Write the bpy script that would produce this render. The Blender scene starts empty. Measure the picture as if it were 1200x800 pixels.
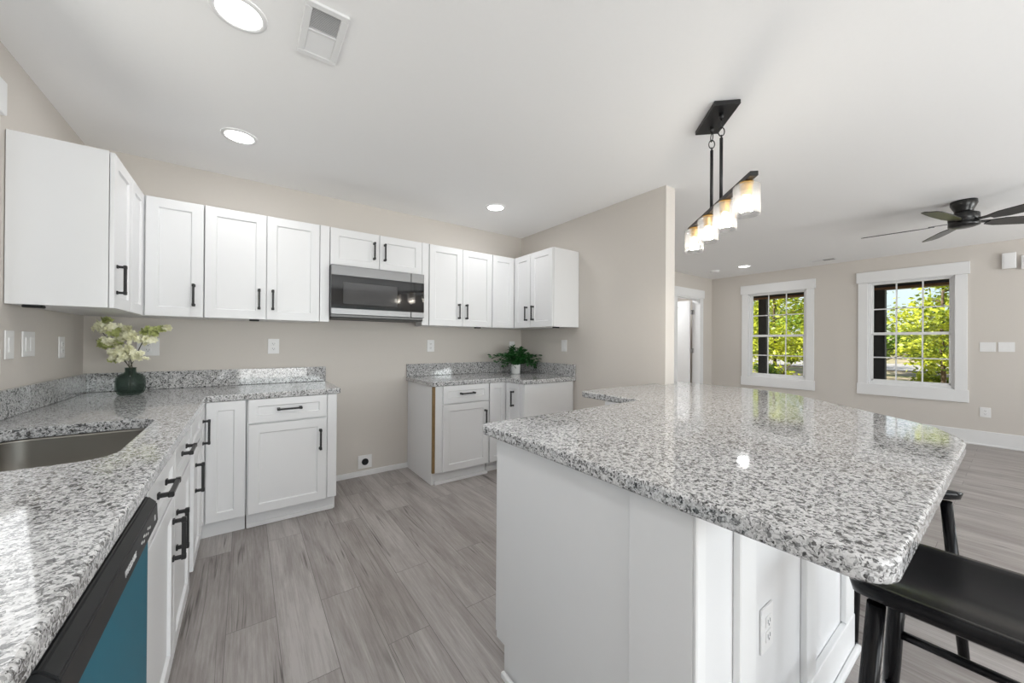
import bpy, bmesh, math, random
from mathutils import Vector, Matrix
S = bpy.context.scene
COL = S.collection
PI = math.pi

# ------------------------------------------------------------------ camera
H = 1.25
f_px = 431.57
yaw, pitch, roll = (math.radians(a) for a in (35.875, .183, .367))
cs, sn = math.cos(yaw), math.sin(yaw)
fw = Vector((sn*math.cos(pitch), cs*math.cos(pitch), math.sin(pitch)))
rt = Vector((cs, -sn, 0)); up = rt.cross(fw)
r2 = rt*math.cos(roll) + up*math.sin(roll)
u2 = -rt*math.sin(roll) + up*math.cos(roll)
cam_data = bpy.data.cameras.new('camera')
cam_data.sensor_width = 36; cam_data.lens = f_px/1200*36; cam_data.clip_start = .02; cam_data.clip_end = 300
cam = bpy.data.objects.new('camera', cam_data); COL.objects.link(cam)
M3 = Matrix((r2, u2, -fw)).transposed()
cam.matrix_world = Matrix.Translation((0, 0, H)) @ M3.to_4x4()
S.camera = cam

# ------------------------------------------------------------------ sky, sun, exposure, room and fill lights
vs = S.view_settings
vs.view_transform = 'Standard'; vs.look = 'None'; vs.gamma = 1; vs.use_curve_mapping = False
vs.exposure = 0.17
S.cycles.max_bounces = 10; S.cycles.diffuse_bounces = 6; S.cycles.glossy_bounces = 5
S.cycles.transmission_bounces = 8; S.cycles.transparent_max_bounces = 16
S.cycles.sample_clamp_indirect = 6; S.cycles.caustics_reflective = False; S.cycles.caustics_refractive = False
S.cycles.use_denoising = True
W = bpy.data.worlds.new('sky'); S.world = W; W.use_nodes = True
wn, wl = W.node_tree.nodes, W.node_tree.links
for n in list(wn): wn.remove(n)
wo = wn.new('ShaderNodeOutputWorld'); bg = wn.new('ShaderNodeBackground'); sky = wn.new('ShaderNodeTexSky')
sky.sky_type = 'NISHITA'; sky.sun_disc = False; sky.sun_elevation = math.radians(46); sky.sun_rotation = math.radians(-30)
sky.air_density = 1.0; sky.dust_density = 1.0
tcw = wn.new('ShaderNodeTexCoord'); cl = wn.new('ShaderNodeTexNoise'); cl.inputs['Scale'].default_value = 3.2; cl.inputs['Detail'].default_value = 7
cr = wn.new('ShaderNodeValToRGB'); cr.color_ramp.elements[0].position = .46; cr.color_ramp.elements[1].position = .72
mx = wn.new('ShaderNodeMix'); mx.data_type = 'RGBA'; mx.inputs['B'].default_value = (6.0, 6.2, 6.5, 1)
wl.new(tcw.outputs['Generated'], cl.inputs['Vector']); wl.new(cl.outputs['Fac'], cr.inputs['Fac'])
wl.new(cr.outputs['Color'], mx.inputs['Factor']); wl.new(sky.outputs['Color'], mx.inputs['A'])
wl.new(mx.outputs['Result'], bg.inputs['Color']); bg.inputs['Strength'].default_value = .17
wl.new(bg.outputs['Background'], wo.inputs['Surface'])

def lamp(name, kind, energy, loc, direction, size=None, size_y=None, color=(1, 1, 1), shape=None, spread=None):
    d = bpy.data.lights.new(name, kind); d.energy = energy; d.color = color
    if kind == 'AREA':
        d.shape = shape or 'RECTANGLE'; d.size = size
        if size_y: d.size_y = size_y
        if spread: d.spread = spread
    if kind == 'SUN': d.angle = math.radians(1)
    if kind == 'POINT': d.shadow_soft_size = size
    o = bpy.data.objects.new(name, d); COL.objects.link(o); o.location = loc
    o.rotation_euler = Vector(direction).to_track_quat('-Z', 'Y').to_euler()
    return o
lamp('sun', 'SUN', 11.0, (0, 0, 20), (.55, -.55, -.60), color=(1, .95, .86))
DAY = (.965, .985, 1.0)
# fill lamps added at the unseen patio door and rear window; sink window daylight last
lamp('fill_patio_door', 'AREA', 122, (1.6, -3.1, 1.1), (0, 1, .75), 3.4, 2.0, DAY)
lamp('fill_living_window', 'AREA', 84, (5.6, -3.1, 1.35), (-.1, 1, 1.6), 1.9, 1.5, DAY)
lamp('daylight_sink_window', 'AREA', 5, (-.83, 1.84, 1.7), (1, -.35, -.1), 1.0, .95, DAY)
DOWNLIGHT_W = 2.6
PENDANT_W = 9

# ------------------------------------------------------------------ materials
def new_mat(name):
    m = bpy.data.materials.new(name); m.use_nodes = True
    return m, m.node_tree.nodes, m.node_tree.links, m.node_tree.nodes['Principled BSDF']
def srgb(r, g, b):
    def c(v):
        v /= 255
        return v/12.92 if v <= .04045 else ((v+.055)/1.055)**2.4
    return (c(r), c(g), c(b), 1)
def plain(name, col, rough=.5, metal=0, noise=0, nscale=30, spec=None, coat=0, bump=0, emit=None):
    m, n, l, p = new_mat(name)
    p.inputs['Base Color'].default_value = col; p.inputs['Roughness'].default_value = rough; p.inputs['Metallic'].default_value = metal
    if spec is not None: p.inputs['Specular IOR Level'].default_value = spec
    if coat: p.inputs['Coat Weight'].default_value = coat; p.inputs['Coat Roughness'].default_value = .05
    if emit: p.inputs['Emission Color'].default_value = emit[0]; p.inputs['Emission Strength'].default_value = emit[1]
    if noise or bump:
        tc = n.new('ShaderNodeTexCoord'); nz = n.new('ShaderNodeTexNoise'); nz.inputs['Scale'].default_value = nscale; nz.inputs['Detail'].default_value = 4
        l.new(tc.outputs['Object'], nz.inputs['Vector'])
        if noise:
            mixn = n.new('ShaderNodeMix'); mixn.data_type = 'RGBA'
            mixn.inputs['A'].default_value = tuple(c*(1-noise) for c in col[:3])+(1,)
            mixn.inputs['B'].default_value = tuple(min(1, c*(1+noise)) for c in col[:3])+(1,)
            l.new(nz.outputs['Fac'], mixn.inputs['Factor']); l.new(mixn.outputs['Result'], p.inputs['Base Color'])
        if bump:
            b = n.new('ShaderNodeBump'); b.inputs['Strength'].default_value = bump; b.inputs['Distance'].default_value = .002
            l.new(nz.outputs['Fac'], b.inputs['Height']); l.new(b.outputs['Normal'], p.inputs['Normal'])
    return m
WALL = plain('greige_wall_paint', (.65, .613, .570, 1), .75, noise=.015, nscale=60, bump=.05)
CEIL = plain('ceiling_paint', (.93, .93, .93, 1), .85, noise=.01, nscale=80, bump=.05)
TRIM = plain('white_trim_paint', (.83, .835, .84, 1), .35, noise=.008, nscale=20)
CAB = plain('white_cabinet_paint', (.785, .79, .80, 1), .32, noise=.008, nscale=14)
WOODEDGE = plain('raw_plywood', (.24, .15, .065, 1), .6, noise=.3, nscale=40)
PLASTIC = plain('white_plastic', (.85, .85, .85, 1), .35, noise=.01)
GREYPL = plain('slot_grey', (.25, .25, .26, 1), .4, noise=.05)
DUCT = plain('duct_grey', (.45, .45, .45, 1), .6, noise=.05)
BLACKM = plain('black_metal', (.012, .012, .013, 1), .38, .0, noise=.15, nscale=50)
BLACKP = plain('black_plastic', (.014, .015, .016, 1), .42, spec=.3, noise=.1, nscale=30)
FANBLK = plain('fan_black', (.012, .012, .012, 1), .28, noise=.1, nscale=20)
STOOLM = plain('stool_black_lacquer', (.007, .007, .008, 1), .2, spec=.2, noise=.2, nscale=12, bump=.04)
FILM = plain('blue_protective_film', (.008, .135, .20, 1), .40, spec=.15, noise=.12, nscale=5)
STICK = plain('pale_print', (.62, .62, .62, 1), .5, noise=.02)
BRASS = plain('brass', (.62, .36, .10, 1), .3, 1, noise=.08)
GALV = plain('dark_metal', (.12, .12, .12, 1), .4, 1, noise=.1)
HINGE = plain('satin_nickel', (.5, .5, .5, 1), .35, 1, noise=.05)
POT = plain('white_ceramic', (.85, .86, .86, 1), .2, noise=.02)
LEAFP = plain('fern_leaf', (.02, .105, .022, 1), .4, noise=.55, nscale=25)
STEM = plain('stem_brown', (.06, .055, .03, 1), .6, noise=.3)
PETAL = plain('cream_petal', (.88, .87, .66, 1), .55, noise=.12, nscale=70)
PETALG = plain('green_petal', (.50, .54, .22, 1), .55, noise=.25, nscale=70)
SOIL = plain('soil', (.05, .035, .02, 1), .9, noise=.4)
PORCHW = plain('porch_dark_wood', (.05, .045, .05, 1), .6, noise=.3, nscale=8)
PORCHB = plain('porch_brown_trim', (.27, .13, .07, 1), .6, noise=.25, nscale=8)
DECK = plain('porch_concrete', (.42, .40, .37, 1), .8, noise=.1, nscale=5)
BARK = plain('bark', (.10, .07, .045, 1), .9, noise=.4, nscale=12, bump=.6)
ROAD = plain('pale_road', (.32, .30, .29, 1), .9, noise=.08, nscale=2)
GLOW = plain('downlight_lens', (1, 1, 1, 1), .4, noise=.001, emit=((1, .985, .96, 1), 7))
BULB = plain('bulb_glow', (1, 1, 1, 1), .3, noise=.001, emit=((1, .93, .82, 1), 6))

def steel():
    m, n, l, p = new_mat('brushed_stainless')
    p.inputs['Metallic'].default_value = 1; p.inputs['Roughness'].default_value = .36
    p.inputs['Base Color'].default_value = (.24, .24, .245, 1)
    tc = n.new('ShaderNodeTexCoord'); mp = n.new('ShaderNodeMapping'); mp.inputs['Scale'].default_value = (4, 4, 900)
    nz = n.new('ShaderNodeTexNoise'); nz.inputs['Scale'].default_value = 3
    b = n.new('ShaderNodeBump'); b.inputs['Strength'].default_value = .05; b.inputs['Distance'].default_value = .001
    l.new(tc.outputs['Object'], mp.inputs['Vector']); l.new(mp.outputs['Vector'], nz.inputs['Vector'])
    l.new(nz.outputs['Fac'], b.inputs['Height']); l.new(b.outputs['Normal'], p.inputs['Normal'])
    return m
STEEL = steel()
SINKM = plain('satin_sink_steel', (.30, .285, .26, 1), .32, 1, noise=.06, nscale=6)
BGLASS = plain('black_oven_glass', (.012, .012, .013, 1), .06, noise=.1, nscale=4)
WGLASS = plain('oven_window_glass', (.06, .06, .062, 1), .08, noise=.1, nscale=4)

def granite():
    m, n, l, p = new_mat('speckled_granite')
    tc = n.new('ShaderNodeTexCoord')
    wob = n.new('ShaderNodeTexNoise'); wob.inputs['Scale'].default_value = 90; wob.inputs['Detail'].default_value = 3
    mixv = n.new('ShaderNodeMix'); mixv.data_type = 'VECTOR'; mixv.inputs['Factor'].default_value = .018
    l.new(tc.outputs['Object'], wob.inputs['Vector']); l.new(tc.outputs['Object'], mixv.inputs['A']); l.new(wob.outputs['Color'], mixv.inputs['B'])
    v1 = n.new('ShaderNodeTexVoronoi'); v1.inputs['Scale'].default_value = 250; v1.inputs['Randomness'].default_value = 1
    v2 = n.new('ShaderNodeTexVoronoi'); v2.inputs['Scale'].default_value = 140
    nz = n.new('ShaderNodeTexNoise'); nz.inputs['Scale'].default_value = 60; nz.inputs['Detail'].default_value = 6; nz.inputs['Roughness'].default_value = .65
    for v in (v1, v2, nz): l.new(mixv.outputs['Result'], v.inputs['Vector'])
    def ramp(src, stops):
        r = n.new('ShaderNodeValToRGB'); e = r.color_ramp.elements
        while len(e) < len(stops): e.new(.5)
        for k, (pos, c) in enumerate(stops): e[k].position = pos; e[k].color = (c, c, c*1.005, 1) if not isinstance(c, tuple) else c
        l.new(src, r.inputs['Fac']); return r.outputs['Color']
    sx = n.new('ShaderNodeSeparateColor'); l.new(v1.outputs['Color'], sx.inputs['Color'])
    sx2 = n.new('ShaderNodeSeparateColor'); l.new(v2.outputs['Color'], sx2.inputs['Color'])
    add = n.new('ShaderNodeMath'); add.operation = 'MULTIPLY_ADD'; add.inputs[1].default_value = .50
    l.new(sx.outputs['Red'], add.inputs[0])
    mul = n.new('ShaderNodeMath'); mul.operation = 'MULTIPLY'; mul.inputs[1].default_value = .9; l.new(nz.outputs['Fac'], mul.inputs[0])
    l.new(mul.outputs[0], add.inputs[2])
    base = ramp(add.outputs[0], [(.34, .015), (.43, .06), (.51, .18), (.60, .37), (.72, .55), (.90, .70)])
    big = ramp(sx2.outputs['Green'], [(.0, .03), (.09, .08), (.13, 1.0), (1, 1.0)])
    mulc = n.new('ShaderNodeMix'); mulc.data_type = 'RGBA'; mulc.blend_type = 'MULTIPLY'; mulc.inputs['Factor'].default_value = .8
    l.new(base, mulc.inputs['A']); l.new(big, mulc.inputs['B'])
    l.new(mulc.outputs['Result'], p.inputs['Base Color'])
    p.inputs['Roughness'].default_value = .06; p.inputs['IOR'].default_value = 1.65
    return m
GRAN = granite()

def planks():
    m, n, l, p = new_mat('grey_vinyl_planks')
    tc = n.new('ShaderNodeTexCoord'); mp = n.new('ShaderNodeMapping'); mp.inputs['Rotation'].default_value = (0, 0, PI/2)
    mp.inputs['Location'].default_value = (.31, .06, 0)
    l.new(tc.outputs['Object'], mp.inputs['Vector'])
    br = n.new('ShaderNodeTexBrick'); br.offset = .37; br.offset_frequency = 2; br.squash = 1
    br.inputs['Color1'].default_value = (0, 0, 0, 1); br.inputs['Color2'].default_value = (1, 1, 1, 1); br.inputs['Mortar'].default_value = (.5, .5, .5, 1)
    br.inputs['Scale'].default_value = 1; br.inputs['Mortar Size'].default_value = .0012; br.inputs['Mortar Smooth'].default_value = .1
    br.inputs['Brick Width'].default_value = 1.22; br.inputs['Row Height'].default_value = .182
    l.new(mp.outputs['Vector'], br.inputs['Vector'])
    off = n.new('ShaderNodeVectorMath'); off.operation = 'MULTIPLY_ADD'; off.inputs[1].default_value = (17, 31, 9)
    l.new(br.outputs['Color'], off.inputs[0]); l.new(tc.outputs['Object'], off.inputs[2])
    def noise(scale, detail, rough=.6, dist=0):
        s = n.new('ShaderNodeMapping'); s.inputs['Scale'].default_value = scale; l.new(off.outputs[0], s.inputs['Vector'])
        z = n.new('ShaderNodeTexNoise'); z.inputs['Scale'].default_value = 1; z.inputs['Detail'].default_value = detail
        z.inputs['Roughness'].default_value = rough; z.inputs['Distortion'].default_value = dist
        l.new(s.outputs['Vector'], z.inputs['Vector']); return z.outputs['Fac']
    grain = noise((110, 4, 1), 8, .75); cloud = noise((10, 1.3, 1), 6, .65, .5); crack = noise((15, .45, 1), 3, .5, .35)
    def mathn(op, a, b, c=None):
        q = n.new('ShaderNodeMath'); q.operation = op
        for i, v in enumerate((a, b, c)):
            if v is None: continue
            if isinstance(v, (int, float)): q.inputs[i].default_value = v
            else: l.new(v, q.inputs[i])
        return q.outputs[0]
    sep = n.new('ShaderNodeSeparateColor'); l.new(br.outputs['Color'], sep.inputs['Color'])
    t = mathn('MULTIPLY_ADD', grain, .62, mathn('MULTIPLY_ADD', cloud, .75, mathn('MULTIPLY_ADD', sep.outputs['Red'], .15, .08)))
    r = n.new('ShaderNodeValToRGB'); e = r.color_ramp.elements
    e[0].position = .50; e[0].color = (.12, .105, .10, 1)
    e[1].position = 1.0; e[1].color = (.46, .432, .418, 1)
    k = e.new(.68); k.color = (.255, .228, .216, 1); k = e.new(.84); k.color = (.345, .318, .304, 1)
    l.new(t, r.inputs['Fac'])
    # thin dark checks along the grain
    cd = mathn('ABSOLUTE', mathn('SUBTRACT', crack, .5), None); cdm = n.new('ShaderNodeMapRange')
    cdm.inputs['From Min'].default_value = .0; cdm.inputs['From Max'].default_value = .016; cdm.inputs['To Min'].default_value = .0; cdm.inputs['To Max'].default_value = 1
    l.new(cd, cdm.inputs['Value'])
    gate = n.new('ShaderNodeMapRange'); gate.inputs['From Min'].default_value = .53; gate.inputs['From Max'].default_value = .60
    l.new(noise((3.1, 1.4, 1), 2), gate.inputs['Value'])
    inv = mathn('SUBTRACT', 1, mathn('MULTIPLY', mathn('SUBTRACT', 1, cdm.outputs['Result']), gate.outputs['Result']))
    m1 = n.new('ShaderNodeMix'); m1.data_type = 'RGBA'; m1.inputs['A'].default_value = (.105, .092, .086, 1)
    l.new(inv, m1.inputs['Factor']); l.new(r.outputs['Color'], m1.inputs['B'])
    m2 = n.new('ShaderNodeMix'); m2.data_type = 'RGBA'; m2.inputs['B'].default_value = (.15, .135, .13, 1)
    l.new(br.outputs['Fac'], m2.inputs['Factor']); l.new(m1.outputs['Result'], m2.inputs['A'])
    l.new(m2.outputs['Result'], p.inputs['Base Color'])
    p.inputs['Roughness'].default_value = .42
    b = n.new('ShaderNodeBump'); b.inputs['Strength'].default_value = .12; b.inputs['Distance'].default_value = .002
    l.new(t, b.inputs['Height']); l.new(b.outputs['Normal'], p.inputs['Normal'])
    return m
FLOORM = planks()

def pane_mat():
    m, n, l, p = new_mat('window_glass'); n.remove(p); out = n['Material Output']
    tr = n.new('ShaderNodeBsdfTransparent'); gl = n.new('ShaderNodeBsdfGlossy'); gl.inputs['Roughness'].default_value = .0
    tr.inputs['Color'].default_value = (.96, .98, .97, 1)
    fr = n.new('ShaderNodeFresnel'); fr.inputs['IOR'].default_value = 1.16
    mx = n.new('ShaderNodeMixShader'); l.new(fr.outputs[0], mx.inputs[0]); l.new(tr.outputs[0], mx.inputs[1]); l.new(gl.outputs[0], mx.inputs[2])
    l.new(mx.outputs[0], out.inputs['Surface']); return m
PANE = pane_mat()
def seeded_glass():
    m, n, l, p = new_mat('seeded_shade_glass'); out = n['Material Output']
    p.inputs['Base Color'].default_value = (1, 1, 1, 1); p.inputs['Roughness'].default_value = .08
    p.inputs['Transmission Weight'].default_value = 1; p.inputs['IOR'].default_value = 1.25
    tc = n.new('ShaderNodeTexCoord'); vz = n.new('ShaderNodeTexVoronoi'); vz.inputs['Scale'].default_value = 90
    b = n.new('ShaderNodeBump'); b.inputs['Strength'].default_value = .35; b.inputs['Distance'].default_value = .003
    l.new(tc.outputs['Object'], vz.inputs['Vector']); l.new(vz.outputs['Distance'], b.inputs['Height']); l.new(b.outputs['Normal'], p.inputs['Normal'])
    tr = n.new('ShaderNodeBsdfTransparent'); mx = n.new('ShaderNodeMixShader'); mx.inputs[0].default_value = .45
    tl = n.new('ShaderNodeBsdfTranslucent'); tl.inputs['Color'].default_value = (.95, .95, .95, 1)
    mx2 = n.new('ShaderNodeMixShader'); mx2.inputs[0].default_value = .05
    l.new(tr.outputs[0], mx.inputs[1]); l.new(p.outputs[0], mx.inputs[2]); l.new(mx.outputs[0], mx2.inputs[1]); l.new(tl.outputs[0], mx2.inputs[2])
    l.new(mx2.outputs[0], out.inputs['Surface']); return m
SHADE = seeded_glass()
def vase_glass():
    m, n, l, p = new_mat('smoky_green_glass'); out = n['Material Output']
    p.inputs['Base Color'].default_value = (.05, .065, .058, 1); p.inputs['Roughness'].default_value = .05; p.inputs['IOR'].default_value = 1.5
    tc = n.new('ShaderNodeTexCoord'); nz = n.new('ShaderNodeTexNoise'); nz.inputs['Scale'].default_value = 8
    l.new(tc.outputs['Object'], nz.inputs['Vector'])
    tr = n.new('ShaderNodeBsdfTransparent'); tr.inputs['Color'].default_value = (.66, .73, .69, 1)
    mr = n.new('ShaderNodeMapRange'); mr.inputs['To Min'].default_value = .20; mr.inputs['To Max'].default_value = .32
    l.new(nz.outputs['Fac'], mr.inputs['Value'])
    mx = n.new('ShaderNodeMixShader'); l.new(mr.outputs['Result'], mx.inputs[0]); l.new(tr.outputs[0], mx.inputs[1]); l.new(p.outputs[0], mx.inputs[2])
    l.new(mx.outputs[0], out.inputs['Surface']); return m
VASEM = vase_glass()
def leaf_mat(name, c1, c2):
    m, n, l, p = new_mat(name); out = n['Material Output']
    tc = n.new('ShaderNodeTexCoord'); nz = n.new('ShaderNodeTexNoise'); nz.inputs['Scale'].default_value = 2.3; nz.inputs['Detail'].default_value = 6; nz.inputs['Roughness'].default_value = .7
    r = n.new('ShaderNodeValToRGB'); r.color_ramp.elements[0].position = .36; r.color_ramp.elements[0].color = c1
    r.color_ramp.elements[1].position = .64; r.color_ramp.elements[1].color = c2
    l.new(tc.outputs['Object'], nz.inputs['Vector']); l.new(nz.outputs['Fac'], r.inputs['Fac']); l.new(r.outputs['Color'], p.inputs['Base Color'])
    p.inputs['Roughness'].default_value = .5
    tl = n.new('ShaderNodeBsdfTranslucent'); l.new(r.outputs['Color'], tl.inputs['Color'])
    mx = n.new('ShaderNodeMixShader'); mx.inputs[0].default_value = .4
    l.new(p.outputs[0], mx.inputs[1]); l.new(tl.outputs[0], mx.inputs[2]); l.new(mx.outputs[0], out.inputs['Surface'])
    return m
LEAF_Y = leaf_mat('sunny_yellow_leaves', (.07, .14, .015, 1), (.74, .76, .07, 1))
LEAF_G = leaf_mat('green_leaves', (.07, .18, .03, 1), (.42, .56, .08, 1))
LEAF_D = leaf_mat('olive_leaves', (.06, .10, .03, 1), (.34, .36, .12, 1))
def ground_mat():
    m, n, l, p = new_mat('leaf_litter_ground')
    tc = n.new('ShaderNodeTexCoord'); nz = n.new('ShaderNodeTexNoise'); nz.inputs['Scale'].default_value = 1.4; nz.inputs['Detail'].default_value = 8
    r = n.new('ShaderNodeValToRGB'); e = r.color_ramp.elements
    e[0].position = .35; e[0].color = (.16, .17, .06, 1); e[1].position = .65; e[1].color = (.42, .32, .24, 1)
    l.new(tc.outputs['Object'], nz.inputs['Vector']); l.new(nz.outputs['Fac'], r.inputs['Fac']); l.new(r.outputs['Color'], p.inputs['Base Color'])
    p.inputs['Roughness'].default_value = .95; return m
GROUND = ground_mat()

# ------------------------------------------------------------------ geometry helpers
ORG = {}
class MB:
    """collects shapes, in world coordinates, into one mesh"""
    def __init__(s): s.bm = bmesh.new(); s.sm = False
    def box(s, a, b, bev=0, seg=2):
        a, b = Vector(a), Vector(b)
        lo = Vector((min(a.x, b.x), min(a.y, b.y), min(a.z, b.z))); hi = Vector((max(a.x, b.x), max(a.y, b.y), max(a.z, b.z)))
        return s.obox((lo+hi)/2, (1, 0, 0), (0, 1, 0), hi-lo, bev, seg)
    def obox(s, c, u, v, size, bev=0, seg=2):
        u = Vector(u).normalized(); v = Vector(v).normalized(); w = u.cross(v); c = Vector(c)
        vs = [s.bm.verts.new(c + u*size[0]*i/2 + v*size[1]*j/2 + w*size[2]*k/2) for i in (-1, 1) for j in (-1, 1) for k in (-1, 1)]
        fs = [s.bm.faces.new([vs[i] for i in q]) for q in ((0, 1, 3, 2), (4, 6, 7, 5), (0, 4, 5, 1), (2, 3, 7, 6), (0, 2, 6, 4), (1, 5, 7, 3))]
        if bev:
            es = list({e for f in fs for e in f.edges})
            bmesh.ops.bevel(s.bm, geom=es, offset=bev, segments=seg, affect='EDGES', profile=.5)
        return s
    def quad(s, *pts):
        s.bm.faces.new([s.bm.verts.new(Vector(p)) for p in pts]); return s
    def tube(s, pts, r, n=12, cap=True):
        """tube along a polyline, r one radius or one for each point"""
        pts = [Vector(p) for p in pts]; rs = r if isinstance(r, (list, tuple)) else [r]*len(pts)
        rings = []; ref = None
        for i, p in enumerate(pts):
            d = (pts[min(i+1, len(pts)-1)] - pts[max(i-1, 0)]).normalized()
            if ref is None: ref = d.orthogonal().normalized()
            a = (ref - d*ref.dot(d)).normalized(); ref = a; b = d.cross(a)
            rings.append([s.bm.verts.new(p + (a*math.cos(2*PI*k/n) + b*math.sin(2*PI*k/n))*rs[i]) for k in range(n)])
        for A, B in zip(rings, rings[1:]):
            for k in range(n):
                fc = s.bm.faces.new((A[k], A[(k+1) % n], B[(k+1) % n], B[k])); fc.smooth = True
        if cap:
            s.bm.faces.new(rings[0][::-1]); s.bm.faces.new(rings[-1])
        return s
    def lathe(s, prof, c, n=32, rib=0, ribn=0, cap0=False, cap1=False):
        """prof: (radius, z) list turned about a vertical axis at c"""
        c = Vector(c); rings = []
        for r, z in prof:
            ring = []
            for k in range(n):
                a = 2*PI*k/n; rr = r*(1 - rib*(.5-.5*math.cos(a*ribn))) if rib else r
                ring.append(s.bm.verts.new(c + Vector((rr*math.cos(a), rr*math.sin(a), z))))
            rings.append(ring)
        for A, B in zip(rings, rings[1:]):
            for k in range(n):
                fc = s.bm.faces.new((A[k], A[(k+1) % n], B[(k+1) % n], B[k])); fc.smooth = True
        if cap0: s.bm.faces.new(rings[0][::-1])
        if cap1: s.bm.faces.new(rings[-1])
        return s
    def prism(s, poly, z0, z1, bev=0, seg=3, holes=None):
        """vertical prism over a plan polygon (counter-clockwise), rounded edges with bev"""
        if not bev:
            lo = [s.bm.verts.new((x, y, z0)) for x, y in poly]; hi = [s.bm.verts.new((x, y, z1)) for x, y in poly]
            s.bm.faces.new(lo[::-1]); s.bm.faces.new(hi)
            for k in range(len(poly)):
                j = (k+1) % len(poly); s.bm.faces.new((lo[k], lo[j], hi[j], hi[k]))
            return s
        ins = []
        for q in range(seg+1):
            a = PI/2*q/seg; ins.append((bev*(1-math.sin(a)), z0+bev*(1-math.cos(a))))
        ins += [(i, z1-(z-z0)) for i, z in reversed(ins)]
        rings = [[s.bm.verts.new((x, y, z)) for x, y in inset(poly, i)] for i, z in ins]
        N = len(poly)
        for A, B in zip(rings, rings[1:]):
            for k in range(N):
                j = (k+1) % N; s.bm.faces.new((A[k], A[j], B[j], B[k]))
        s.bm.faces.new(rings[0][::-1])
        s.top = rings[-1]
        if not holes: s.bm.faces.new(rings[-1])
        return s
    def build(s, name, mat, parent=None, loc=None, smooth=False):
        org = ORG[parent.name] if parent is not None else Vector(loc or (0, 0, 0))
        bmesh.ops.recalc_face_normals(s.bm, faces=s.bm.faces)
        if org.length: bmesh.ops.translate(s.bm, verts=s.bm.verts, vec=-org)
        me = bpy.data.meshes.new(name); s.bm.to_mesh(me); s.bm.free()
        if smooth:
            for p in me.polygons: p.use_smooth = True
        if mat: me.materials.append(mat)
        o = bpy.data.objects.new(name, me); COL.objects.link(o)
        if parent is not None: o.parent = parent
        else: o.location = org
        ORG[o.name] = org
        return o
def inset(poly, d):
    if d <= 1e-9: return list(poly)
    out = []; N = len(poly)
    for k in range(N):
        p0, p1, p2 = (Vector(poly[(k+q) % N]) for q in (-1, 0, 1))
        a = (p1-p0).normalized(); b = (p2-p1).normalized()
        n1 = Vector((-a.y, a.x)); n2 = Vector((-b.y, b.x)); m = n1+n2
        m = m/max(.25, m.dot(n1)) if m.length > 1e-6 else n1
        out.append(tuple(p1 + m*d))
    return out
def rounded(poly, radii, n=6):
    """round the corners of a plan polygon"""
    out = []; N = len(poly)
    for k in range(N):
        r = radii[k] if isinstance(radii, (list, tuple)) else radii
        p0, p1, p2 = (Vector(poly[(k+q) % N]) for q in (-1, 0, 1))
        if r <= 0: out.append(tuple(p1)); continue
        a = (p0-p1).normalized(); b = (p2-p1).normalized(); h = math.acos(max(-1, min(1, a.dot(b))))/2
        t = r/math.tan(h); cpt = p1 + (a+b).normalized()*(r/math.sin(h))
        s0 = p1+a*t - cpt; s1 = p1+b*t - cpt
        a0 = math.atan2(s0.y, s0.x); a1 = math.atan2(s1.y, s1.x); da = (a1-a0+PI) % (2*PI) - PI
        for q in range(n+1):
            g = a0+da*q/n; out.append((cpt.x+r*math.cos(g), cpt.y+r*math.sin(g)))
    return out
def props(o, label=None, cat=None, group=None, kind=None):
    if label: o['label'] = label
    if cat: o['category'] = cat
    if group: o['group'] = group
    if kind: o['kind'] = kind
    return o
def thing(name, loc, label, cat, group=None, kind=None):
    o = bpy.data.objects.new(name, None); COL.objects.link(o); o.location = loc; o.empty_display_size = .1
    ORG[o.name] = Vector(loc)
    return props(o, label, cat, group, kind)
def struct(name, mb, mat, parent=None):
    o = mb.build(name, mat, parent)
    if parent is None: o['kind'] = 'structure'
    return o
def copy_tree(o, parent=None):
    c = o.copy(); COL.objects.link(c); c.parent = parent
    for ch in o.children: copy_tree(ch, c)
    return c
V = Vector
Zv = V((0, 0, 1))

def slab_door(mb, p, u, n, w, h, t=.02, rail=.058, rec=.009, bevel=.006):
    """framed (shaker) front: p lower corner on the carcass plane, u along the width, n outwards"""
    u = V(u); n = V(n); p = V(p); bm = mb.bm
    def rect(i, d): return [bm.verts.new(p + u*x + Zv*z + n*d) for x, z in ((i, i), (w-i, i), (w-i, h-i), (i, h-i))]
    rings = [rect(0, .003), rect(0, t-.002), rect(.002, t), rect(rail, t), rect(rail+bevel, t-rec)]
    for A, B in zip(rings, rings[1:]):
        for k in range(4): bm.faces.new((A[k], A[(k+1) % 4], B[(k+1) % 4], B[k]))
    bm.faces.new(rings[-1]); bm.faces.new(rings[0][::-1])
def pull(mb, c, axis, n, L=.15, out=.030):
    """square bar pull centred at c on the door face"""
    axis = V(axis); n = V(n); c = V(c); w = axis.cross(n)
    mb.obox(c + n*out, axis, n, (L, .012, .012), .002, 1)
    for s in (-1, 1):
        e = c + axis*s*(L/2-.010)
        mb.obox(e + n*(out/2), axis, n, (.012, out-.002, .012), .0015, 1)
        mb.obox(e + n*.003, axis, n, (.018, .006, .018), .0015, 1)
        mb.obox(e + n*out, axis, n, (.018, .014, .016), .002, 1)
def front(root, name, p, u, n, w, h, pull_at=None, pull_axis=None, rail=.058):
    mb = MB(); slab_door(mb, p, u, n, w, h, rail=min(rail, h*.3, w*.3)); d = mb.build(name, CAB, root)
    if pull_at is not None:
        c = V(p) + V(u)*pull_at[0] + Zv*pull_at[1] + V(n)*.02
        mb = MB(); pull(mb, c, pull_axis, n); hd = mb.build('handle', BLACKM, d); hd['label'] = 'black bar handle'
    return d

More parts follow.
